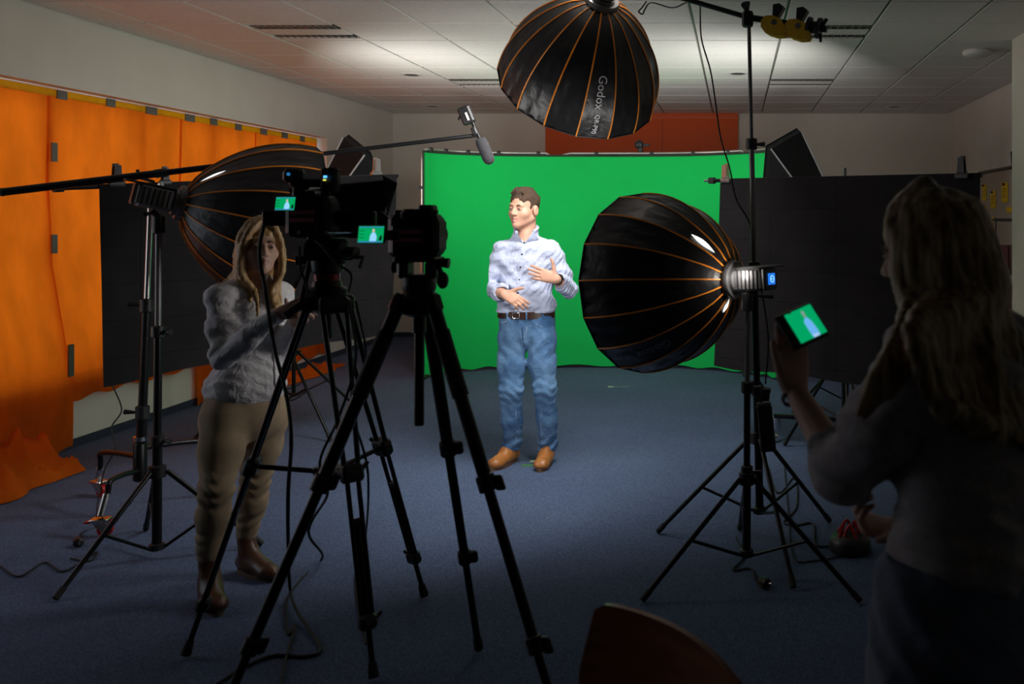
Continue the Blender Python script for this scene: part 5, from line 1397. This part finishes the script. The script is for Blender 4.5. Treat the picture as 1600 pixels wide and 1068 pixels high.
# shoes
TAN = mat('tan_leather', (.36, .135, .032), .38, var=.25, scale=14, bump=.1, bscale=60)
SOLE = mat('brown_sole', (.10, .055, .03), .8, var=.15)
def shoe(par, heel, dr, L, m, sole, h=.0042, k=1., shaft=0, lace=None, sh_off=(0, 0)):
    dr = V((dr[0], dr[1], 0)).normalized(); sd = V((-dr.y, dr.x, 0)); hl = V((heel[0], heel[1], 0))
    lo = hl-V((.36, .36, .02)); hi = hl+V((.36, .36, .16+shaft+.14))
    F = Field(lo, hi, h)
    q = lambda f, s_, z: hl+dr*(f*L)+sd*s_*k+V((0, 0, z*k))
    F.cone(q(.12, 0, .055), q(.45, 0, .055), .038*k, .042*k, .03); F.cone(q(.45, 0, .05), q(.80, .004, .040), .043*k, .040*k, .03, flat=(0, 0, 1), fs=.85)
    F.ell(q(.84, .002, .038), (.052*k, .043*k, .034*k), [np.array(dr), np.array(sd), np.array((0, 0, 1.))], .03)
    F.cone(q(.28, 0, .08), q(.17, 0, .125+shaft), .042*k, .043*k, .03); F.cone(q(.62, 0, .055), q(.30, 0, .105), .032*k, .036*k, .03)
    F.disp(bump_noise(int(heel[0]*50) % 50, [(60, .0012)]*3))
    F.cut((0, 0, .014), (0, 0, -1)); F.cut(q(0, 0, .13+shaft), (0, 0, 1))
    o = part('shoe' if shaft < .03 else 'boot', F, m, par)
    vs = []; n = 36
    for z in (.0, .006, .022):
        for i in range(n):
            a = 2*PI*i/n; f = .5+.53*math.cos(a); w = (.047-.010*math.cos(a+.9)**2-.006*(1 if math.cos(a) < -.3 else 0))*math.sin(a)
            if math.cos(a) > .6: w *= .98
            vs.append(hl+dr*((f-.0)*L)+sd*w*k+V((0, 0, z)))
    fs = [(i*n+j, i*n+(j+1) % n, (i+1)*n+(j+1) % n, (i+1)*n+j) for i in range(2) for j in range(n)]+[tuple(range(n-1, -1, -1)), tuple(2*n+j for j in range(n))]
    MB().add(vs, fs).build('sole', sole, o, 40)
    if lace:
        for i in range(4):
            f = .36+.075*i; z = .128-.017*i
            MB().tube(cr([q(f, -.026, z-.012), q(f+.02, -.008, z+.004), q(f+.01, .008, z+.004), q(f, .026, z-.012)], 4), .0032, 6).build('lace', lace, o, 60)
    return o
LACE = mat('dark_lace', (.06, .028, .014), .7)
d_r = V((-.34, -.94, 0)).normalized(); d_l = V((-.05, -1, 0)).normalized()
shoe(man, V((anR.x, anR.y, 0))-d_r*.062, d_r, .285, TAN, SOLE, lace=LACE)
shoe(man, V((anL.x, anL.y, 0))-d_l*.062, d_l, .285, TAN, SOLE, lace=LACE)
# ============================================================ the woman at the video tripod
DW = 4.05
wom = empty('person', (P(370, 900, DW).x, DW, 0), 'blonde woman in white shirt, beige trousers and brown boots at the video tripod', 'person')
hw = Head(P(407, 386, 4.02), (.60, -.80, .02), (0.02, 0, 1), .93)
nb_ = P(394, 440, 4.06)
sR, sL = P(345, 466, 3.92), P(437, 460, 4.20); eR, eL = P(350, 558, 3.82), P(436, 552, 4.18); wR, wL = P(434, 490, 3.74), P(462, 504, 3.92)
hR, hL = P(352, 655, 3.98), P(414, 655, 4.14); kR, kL = P(338, 765, 3.86), P(399, 748, 4.15); aR, aL = P(326, 880, 3.88), P(386, 846, 4.18)
SKINW = mat('skin_pale', (.60, .37, .28), .5, var=.05, scale=30, spec=.4)
SKIN_ = SKIN; SKIN = SKINW
F = Field(P(270, 955, 4.0)-V((.05, .45, .02)), P(500, 325, 4.0)+V((.1, .45, .02)), .0045)
hw.sculpt(F, .94)
F.cone(hw.p(-.03, 0, -.05), nb_, .046, .052, .03)
F.cone(nb_, sR, .045, .04, .03); F.cone(nb_, sL, .045, .04, .03)
F.chain([(P(392, 470, 4.06), .085), (P(388, 540, 4.06), .085), (P(385, 620, 4.06), .09)], .05)
for a, b, c in ((sR, eR, wR), (sL, eL, wL)): F.chain([(a, .04), (b, .033), (b.lerp(c, .3), .034), (c, .023)], .02)
for a, b, c in ((hR, kR, aR), (hL, kL, aL)): F.chain([(a, .065), (b, .045), (c, .028)], .03); F.cone(c, V((c.x+.05, c.y-.045, .05)), .026, .024, .01)
hand(F, wR, (.86, .25, .12), (.25, -.75, .62), (.1, .4, .9), [.45, .5, .55, .6], .90, .05, (.85, .2, .5))
hand(F, wL, (.50, -.30, .62), (.45, .45, .6), (-.5, -.3, .5), [.55, .6, .6, .65], .88, .05)
bw_ = part('body', F, [SKIN, LIP], wom, hw.lips)
hw.face_parts(bw_, IRISB, mat('blonde_brow', (.20, .12, .06), .8))
def long_hair(name, par, head, m, locks, h, capr, seed, cuts=()):
    lo = V((min(p.x for l in locks for p, r in l), min(p.y for l in locks for p, r in l), min(p.z for l in locks for p, r in l)))-V((.06, .06, .04))
    hi = V((max(p.x for l in locks for p, r in l), max(p.y for l in locks for p, r in l), max(p.z for l in locks for p, r in l)))+V((.06, .06, .06))
    for k in range(3):
        lo[k] = min(lo[k], head.c[k]-.15*head.k); hi[k] = max(hi[k], head.c[k]+.16*head.k)
    F = Field(lo, hi, h); k = head.k
    F.ell(head.p(-.018, 0, .040), tuple(q*k for q in capr), head.ax, 0)
    F.ell(head.p(.115, 0, -.022), (.078*k, .080*k, .078*k), head.ax, .012, 's')
    F.ell(head.p(.06, 0, -.11), (.10*k, .066*k, .085*k), head.ax, .015, 's')
    for l in locks: F.chain(l, .014)
    F.disp(bump_noise(seed, [(110, .0006)]*3+[(35, .001)]*2))
    for p, n in cuts: F.cut(p, n)
    return part(name, F, m, par)
def hair_mat(name, c0, c1, sx=130, sz=3):
    m = bpy.data.materials.new(name); m.use_nodes = True
    nt = m.node_tree; N = nt.nodes; L = nt.links; b = N['Principled BSDF']; tc = N.new('ShaderNodeTexCoord'); mp = N.new('ShaderNodeMapping')
    mp.inputs['Scale'].default_value = (sx, sx, sz); L.new(tc.outputs['Object'], mp.inputs[0])
    n = N.new('ShaderNodeTexNoise'); n.inputs['Scale'].default_value = 1; n.inputs['Detail'].default_value = 4; L.new(mp.outputs[0], n.inputs['Vector'])
    r = N.new('ShaderNodeValToRGB'); r.color_ramp.elements[0].position = .35; r.color_ramp.elements[1].position = .65
    r.color_ramp.elements[0].color = c0+(1,); r.color_ramp.elements[1].color = c1+(1,)
    L.new(n.outputs['Fac'], r.inputs['Fac']); L.new(r.outputs[0], b.inputs['Base Color']); b.inputs['Roughness'].default_value = .42
    bp = N.new('ShaderNodeBump'); bp.inputs['Strength'].default_value = .6; bp.inputs['Distance'].default_value = .004
    L.new(n.outputs['Fac'], bp.inputs['Height']); L.new(bp.outputs[0], b.inputs['Normal'])
    return m
BLOND = hair_mat('blonde_hair', (.30, .16, .055), (.66, .43, .20))
locks = []
rs = np.random.RandomState(4)
def lock(pts, r0, r1, jit=.0025):
    jit = min(jit, .0025)
    n = len(pts); out = []
    for i, p in enumerate(pts):
        t = i/(n-1); out.append((V(p)+V(rs.randn(3)*jit), (r0*(1-t)+r1*t)*(.8+.2*math.sin(PI*min(1, t*1.3)))))
    pp = cr([p for p, r in out], 4); rr_ = [out[min(n-1, i//4)][1]*(1-(i % 4)/4)+out[min(n-1, i//4+1)][1]*((i % 4)/4) for i in range(len(pp))]
    locks.append(list(zip(pp, rr_)))
# near side (her right): over the shoulder onto the chest, and behind
for i in range(7):
    t = i/6
    s0 = hw.p(.035-.10*t, -.055-.02*math.sin(PI*t), .06); s1 = hw.p(.045-.115*t, -.083, -.03); s2 = hw.p(.05-.14*t, -.085, -.12)
    lock([s0, s1, s2, P(398-58*t, 455, 3.96+.04*t), P(402-62*t, 480+12*math.sin(5*t), 3.92+.05*t), P(402-60*t, 496-34*t+8*math.sin(7*t), 3.91+.06*t)], .019, .003)
for i in range(5):
    t = i/4
    lock([hw.p(.05-.05*t, .062, .055), hw.p(.06-.07*t, .080, -.03), hw.p(.06-.08*t, .082, -.12), P(424+10*t, 455, 4.0+.04*t), P(432+6*t, 486, 3.98+.04*t), P(430+8*t, 504+8*math.sin(6*t), 3.98)], .018, .003)
for i in range(6):
    t = i/5
    lock([hw.p(-.10, -.06+.12*t, .06), hw.p(-.115, -.065+.13*t, -.03), hw.p(-.115, -.07+.14*t, -.12), P(352+30*t, 450, 4.06+.08*t), P(350+30*t, 470, 4.08+.08*t)], .021, .010)
lock([hw.p(.06, -.01, .128), hw.p(.075, -.05, .085), hw.p(.06, -.078, .03), hw.p(.035, -.088, -.02)], .013, .010, .002)
lock([hw.p(.06, .0, .128), hw.p(.075, .04, .09), hw.p(.065, .07, .04), hw.p(.055, .082, -.02)], .012, .010, .002)
lock([hw.p(.03, -.01, .14), hw.p(.045, -.055, .105), hw.p(.02, -.085, .04), hw.p(.0, -.09, -.02)], .014, .012, .002)
long_hair('hair', wom, hw, BLOND, locks, .0042, (.108, .088, .100), 8)
# shirt
def blouse_mat():
    m = bpy.data.materials.new('fine_checked_white_shirt'); m.use_nodes = True
    nt = m.node_tree; N = nt.nodes; L = nt.links; b = N['Principled BSDF']; tc = N.new('ShaderNodeTexCoord')
    w = N.new('ShaderNodeTexVoronoi'); w.inputs['Scale'].default_value = 330; L.new(tc.outputs['Object'], w.inputs['Vector'])
    r = N.new('ShaderNodeValToRGB'); r.color_ramp.elements[0].position = .2; r.color_ramp.elements[1].position = .5
    r.color_ramp.elements[0].color = (.36, .36, .39, 1); r.color_ramp.elements[1].color = (.66, .64, .66, 1)
    L.new(w.outputs['Distance'], r.inputs['Fac']); L.new(r.outputs[0], b.inputs['Base Color']); b.inputs['Roughness'].default_value = .85
    wn_ = N.new('ShaderNodeTexNoise'); wn_.inputs['Scale'].default_value = 18; wn_.inputs['Detail'].default_value = 3; wn_.inputs['Distortion'].default_value = 1.2; L.new(tc.outputs['Object'], wn_.inputs['Vector'])
    bp = N.new('ShaderNodeBump'); bp.inputs['Strength'].default_value = .6; bp.inputs['Distance'].default_value = .02; L.new(wn_.outputs['Fac'], bp.inputs['Height']); L.new(bp.outputs[0], b.inputs['Normal'])
    return m
BLOUSE = blouse_mat()
F = Field(P(290, 640, 4.0)-V((.02, .40, 0)), P(485, 425, 4.0)+V((.05, .42, .0)), .0048)
fb = V((.6, -.8, 0)); rb = V((-.8, -.6, 0))
axb = [np.array(rb), np.array(fb), np.array((0, 0, 1.))]
F.ell(P(392, 480, 4.06), (.155, .105, .14), axb, .05)
F.ell(P(393, 497, 3.98), (.135, .075, .07), axb, .06)
F.ell(P(388, 548, 4.06), (.135, .10, .12), axb, .08)
F.ell(P(384, 605, 4.06), (.165, .125, .11), axb, .08)
F.cone(nb_+V((0, 0, -.02)), sR+V((.0, 0, 0)), .052, .054, .04); F.cone(nb_+V((0, 0, -.02)), sL, .052, .054, .04)
for a, b, c in ((sR, eR, wR), (sL, eL, wL)):
    F.chain([(a, .058), (a.lerp(b, .5), .056), (b, .049)], .025); F.chain([(b, .049), (b.lerp(c, .5), .044), (b.lerp(c, .93), .034)], .018)
    F.cone(b.lerp(c, .88), b.lerp(c, .95), .036, .036, .003)
nzw = bump_noise(21, [(20, .002), (28, .002), (45, .0022), (70, .0015)])
def wfold(x, y, z):
    d = nzw(x, y, z)
    for e_, a in ((eR, .006), (eL, .005)):
        r = np.sqrt((x-e_[0])**2+(y-e_[1])**2+(z-e_[2])**2); d += a*np.exp(-(r/.11)**2)*np.sin(70*(z-x)+10*y)
    r = np.sqrt((x-sR[0]-.03)**2+(z-sR[2]+.10)**2); d += .003*np.exp(-(r/.10)**2)*np.sin(55*(z+x))
    zt_ = P(0, 600, 4.06).z; d += .006*np.exp(-((z-zt_)/.10)**2)*np.sin(48*(x*.6-y*.8)+12*z)
    return d
F.disp(wfold)
F.cone(hw.p(-.03, 0, -.08), nb_+V((.02, -.03, .005)), .056, .058, .008, 's')
F.cone(nb_+fb*.09+V((0, 0, .02)), nb_+fb*.14-V((0, 0, .09)), .042, .014, .008, 's')
F.cut(P(385, 627, 4.06), (0.06, 0, -1))
ws = part('shirt', F, BLOUSE, wom)
for sg in (-1, 1):
    a = nb_+fb*.115-V((0, 0, .085)); b_ = nb_+fb*.085+rb*(.045*sg)+V((0, 0, .01)); c_ = nb_+fb*.02+rb*(.062*sg)+V((0, 0, .045)); d_ = nb_+fb*.10+rb*(.085*sg)-V((0, 0, .045))
    MB().add([a, b_, c_, d_], [(0, 1, 3), (1, 2, 3)]).add([p+V((0, 0, -.008)) for p in (a, b_, c_, d_)], [(3, 1, 0), (3, 2, 1)]).build('collar_flap', BLOUSE, ws, 60)
pm = lambda px, py, dy=0.: P(px, py, 4.0+dy)
pk = [surf(F, px, py, pm, -.4) for px, py in ((424, 520), (425, 540), (426, 560), (427, 580), (428, 600), (429, 620))]
MB().add([p+V((sx*.010, -.005, 0)) for p in pk for sx in (-1, 1)], [(2*k, 2*k+1, 2*k+3, 2*k+2) for k in range(len(pk)-1)]).build('button_placket', BLOUSE, ws, 60)
# trousers
CHINO = mat('beige_cotton', (.31, .228, .142), .85, var=.08, scale=25, bump=.08, bscale=200)
F = Field(P(280, 905, 4.0)-V((.02, .40, 0)), P(460, 600, 4.0)+V((.04, .42, .02)), .0048)
F.ell(P(382, 628, 4.06), (.155, .118, .13), axb, .05); F.ell(P(382, 655, 4.07), (.172, .128, .11), axb, .05)
for h_, k_, a_ in ((hR, kR, aR), (hL, kL, aL)):
    F.chain([(h_, .096), (h_.lerp(k_, .45), .084), (k_, .060), (k_.lerp(a_, .35), .061), (a_+V((0, 0, .045)), .046)], .03)
nzt = bump_noise(31, [(25, .002), (45, .0015)])
def tfold(x, y, z):
    d = nzt(x, y, z)
    near = (y < 4.02)
    zk = np.where(near, kR.z, kL.z); za = np.where(near, aR.z+.10, aL.z+.10)
    d += .0036*np.exp(-((z-zk)/.07)**2)*np.sin(125*z+30*x+3*np.sin(35*x+20*y))
    d += .0036*np.exp(-((z-za)/.06)**2)*np.sin(130*z-34*x+2*np.sin(40*y))
    return d
F.disp(tfold)
F.cut((0, 0, min(aR.z, aL.z)+.012), (0, 0, -1))
tr = part('trousers', F, CHINO, wom)
BOOT = mat('brown_boot_leather', (.075, .027, .011), .40, var=.25, scale=12)
BSOLE = mat('tan_boot_sole', (.10, .065, .04), .8, var=.1)
dR, dL = V((.62, -.78, 0)).normalized(), V((.86, -.50, 0)).normalized()
for a_, dr in ((aR, dR), (aL, dL)):
    hb_ = V((a_.x, a_.y, 0))-dr*.055
    bo = shoe(wom, hb_, dr, .255, BOOT, BSOLE, .0045, .92, .085)
    T('pull_loop', [hb_+V((0, 0, .19))-dr*.002, hb_+V((0, 0, .225))-dr*.012, hb_+V((0, 0, .185))-dr*.014], .004, mat('boot_loop', (.03, .015, .012), .9), bo)
SKIN = SKIN_
# ============================================================ the woman filming with her phone
ph_w = empty('person', (.46, 1.88, 0), 'long-haired woman in a knitted jumper filming with a raised phone', 'person')
hp = Head(P(1452, 393, 1.88), (-.83, .52, -.18), (-.12, .05, 1), .91)
np_ = V((hp.c.x+.035, 1.87, 1.40))
fp = V((-.8, .6, 0)); rp_ = V((.6, .8, 0))
pL, pR = V((.335, 1.70, 1.335)), V((.575, 1.99, 1.335))
qL, qR = P(1322, 742, 1.90), V((.60, 1.92, 1.03)); vL, vR = P(1243, 612, 2.07), P(1402, 828, 1.96)
F = Field(V((.02, 1.45, -.01)), V((.80, 2.35, 1.70)), .0048)
hp.sculpt(F, .94)
F.cone(hp.p(-.03, 0, -.05), np_, .047, .054, .03)
F.cone(np_-V((0, 0, .03)), pL, .045, .04, .03); F.cone(np_-V((0, 0, .03)), pR, .045, .04, .03)
bx_ = V((.465, 1.86, 0))
F.chain([(bx_+V((0, 0, 1.27)), .09), (bx_+V((0, 0, 1.1)), .085), (bx_+V((0, 0, .92)), .10)], .05)
F.chain([(pL, .04), (qL, .036), (qL.lerp(vL, .3), .038), (vL, .0245)], .02); F.chain([(pR, .04), (qR, .035), (qR.lerp(vR, .3), .035), (vR, .024)], .02)
hipsP = (V((.375, 1.80, .88)), V((.555, 1.92, .88))); knP = (V((.36, 1.82, .47)), V((.55, 1.95, .47))); anP = (V((.37, 1.80, .09)), V((.56, 1.94, .09)))
for a, b, c in zip(hipsP, knP, anP): F.chain([(a, .07), (b, .048), (c, .037)], .03); F.cone(c, c+fp*.08-V((0, 0, .03)), .03, .028, .02)
hand(F, vL, (-.07, .16, 1), (-.30, .94, -.05), (-.95, -.2, .2), [.16, .18, .20, .24], .96, .10, (-.30, -.12, 1))
hand(F, vR, (-.85, -.25, .25), (-.35, .2, -.8), (-.3, -.6, .5), [.75, .8, .85, .9], .90, .04)
bp_ = part('body', F, [SKINW, LIP], ph_w, hp.lips)
hp.face_parts(bp_, IRISB, BROW)
MB().lathe(vL-V((0, 0, .012)), (vL-qL), [(0, .0265), (0, .031), (.010, .031), (.010, .0265)], 20, caps=False).build('wrist_band', RUBBER, ph_w, 50)
DBLOND = hair_mat('dark_blonde_hair', (.12, .078, .038), (.52, .37, .19), 90, 2)
locks = []; rs = np.random.RandomState(9)
# front left: falls past the cheek and over the shoulder
for i in range(7):
    t = i/6
    lock([hp.p(.045-.06*t, .035+.02*t, .105), hp.p(.028-.05*t, .084, .02), hp.p(.02-.05*t, .092, -.09), P(1412+34*t, 500, 1.70+.02*t), P(1388+48*t, 555, 1.62+.0*t), P(1354+52*t, 605-10*t, 1.60+.01*t), P(1338+52*t, 655-45*t+6*math.sin(9*t), 1.60)], .020, .003, .004)
# back: falls straight behind the shoulders
for i in range(12):
    t = i/11; a = -1.15+2.5*t
    o1 = hp.p(-.085*math.cos(a)-.03, .085*math.sin(a), .07); o2 = hp.p(-.108*math.cos(a)-.015, .098*math.sin(a), -.02)
    bx2 = P(1582-155*(t**1.1), 520, 1.84-.22*t*1.1); b3 = P(1618-150*t, 640, 1.80-.22*t); b4 = P(1640-150*t, 720-90*t, 1.78-.21*t)
    lock([o1, o2, hp.p(-.115*math.cos(a)-.02, .105*math.sin(a), -.10), bx2, b3, b4], .027, .012, .005)
for i in range(6):
    t = i/5
    lock([hp.p(-.02, .02, .14), hp.p(-.06+.09*t, .075, .09), hp.p(-.07+.10*t, .098, .02), hp.p(-.08+.11*t, .104, -.07), P(1535-95*t, 490, 1.755), P(1548-95*t, 560, 1.70+.01*t), P(1562-88*t, 640, 1.675+.01*t), P(1568-84*t, 700-30*t, 1.67)], .022, .004, .003)
long_hair('hair', ph_w, hp, DBLOND, locks, .0045, (.114, .093, .103), 12)
# jumper
KNIT = mat('cream_knit_wool', (.42, .40, .41), .95, var=.12, scale=70, bump=.5, bscale=140)
F = Field(V((.06, 1.42, .80)), V((.84, 2.32, 1.45)), .005)
axp = [np.array(rp_), np.array(fp), np.array((0, 0, 1.))]
F.ell(bx_+V((0, 0, 1.26)), (.185, .125, .17), axp, .05); F.ell(bx_+V((0, 0, 1.08)), (.18, .135, .17), axp, .08); F.ell(bx_+V((.0, 0, .94)), (.192, .145, .11), axp, .06)
F.cone(np_-V((0, 0, .045)), pL, .068, .066, .05); F.cone(np_-V((0, 0, .045)), pR, .068, .066, .05)
F.cone(np_, np_-V((0, 0, .05)), .070, .085, .03)
F.chain([(pL, .072), (pL.lerp(qL, .5), .076), (qL, .064), (qL.lerp(vL, .30), .050)], .03)
F.cone(qL.lerp(vL, .26), qL.lerp(vL, .33), .050, .049, .003)
F.chain([(pR, .07), (pR.lerp(qR, .5), .072), (qR, .062), (qR.lerp(vR, .94), .042)], .03)
nzk = bump_noise(41, [(18, .005), (26, .004), (40, .0025)])
def kfold(x, y, z):
    d = nzk(x, y, z)
    # cable-knit relief: twisting vertical ropes
    s_ = (x*.6+y*.8)
    d += .0065*np.abs(np.sin(34*s_+.9*np.sin(55*z)))-.0035+.002*np.sin(120*z+50*s_)
    d += .006*np.exp(-((z-.92)/.05)**2)*np.sin(70*z+8*s_)
    return d
F.disp(kfold)
F.cone(np_-V((0, 0, .02)), np_+V((0, 0, .10)), .060, .060, .006, 's')
F.cone(qL.lerp(vL, .325), qL.lerp(vL, .55), .0435, .05, .002, 's')
F.cone(qR.lerp(vR, .95), qR.lerp(vR, 1.2), .036, .04, .002, 's')
F.cut((0, 0, .868), (0, 0, -1))
part('jumper', F, KNIT, ph_w)
JD = jeans_cloth('grey_blue_denim', (.10, .135, .20), (.24, .28, .36), 0)
F = Field(V((.16, 1.55, .05)), V((.80, 2.2, .95)), .0055)
F.ell(bx_+V((0, 0, .88)), (.178, .135, .12), axp, .05); F.ell(bx_+V((.0, 0, .80)), (.205, .155, .15), axp, .06)
for a, b, c in zip(hipsP, knP, anP): F.chain([(a, .112), (a.lerp(b, .5), .105), (b, .084), (c, .075)], .04)
F.disp(bump_noise(51, [(20, .004), (35, .003), (60, .0015)]))
F.cut((0, 0, .07), (0, 0, -1))
part('jeans', F, JD, ph_w)
for c in anP: shoe(ph_w, V((c.x, c.y, 0))-fp*.06, fp, .25, mat('white_trainer', (.5, .5, .5), .6), WHITEP, .005, .92)
# the phone in her raised hand
sc4 = [P(1227, 493, 2.06), P(1267, 475, 2.09), P(1290, 516, 2.06), P(1251, 538, 2.03)]
ex = (sc4[1]-sc4[0]); ey = (sc4[0]-sc4[3]); W_, H_ = ex.length, ey.length; ex.normalize(); nph = ex.cross(ey).normalized()
if nph.y > 0: nph = -nph
ey = nph.cross(ex).normalized(); 
if ey.z < 0: ey = -ey
pc_ = sum(sc4, V())/4
e = empty('smartphone', pc_, 'black smartphone held up, its screen showing the man on green', 'phone')
B('case', pc_-ex*.008-nph*.006, (W_+.028, H_+.014, .010), BLACKP, e, (ex, ey, nph), .004)
MB().box(pc_+nph*.0005, (W_, H_, .001), (ex, ey, nph)).build('lit_screen', glow('phone_green', (.0, .36, .12), 1.0), e)
def php(pts, m, dz): MB().prism([(p[0]*W_, p[1]*H_) for p in pts], pc_+nph*(.0012+dz), ex, ey, nph, .0004).build('picture_shape', m, e)
php([(-.02, -.5), (.24, -.5), (.25, -.30), (.22, .0), (.14, .17), (.06, .16), (-.03, .06), (-.04, -.2)], glow('phone_shirt', (.16, .50, .95), .9), 0)
php([(.07, .16), (.13, .16), (.15, .36), (.10, .42), (.05, .36)], glow('phone_skin', (.32, .45, .42), .7), .0006)
php([(.0, -.5), (.2, -.5), (.2, -.42), (.02, -.40)], glow('phone_shirt_light', (.45, .65, .95), .9), .0006)
MB().box(pc_-ex*(W_/2+.008), (.003, .012, .001), (ex, ey, nph)).build('speaker_slot', GREYM, e)
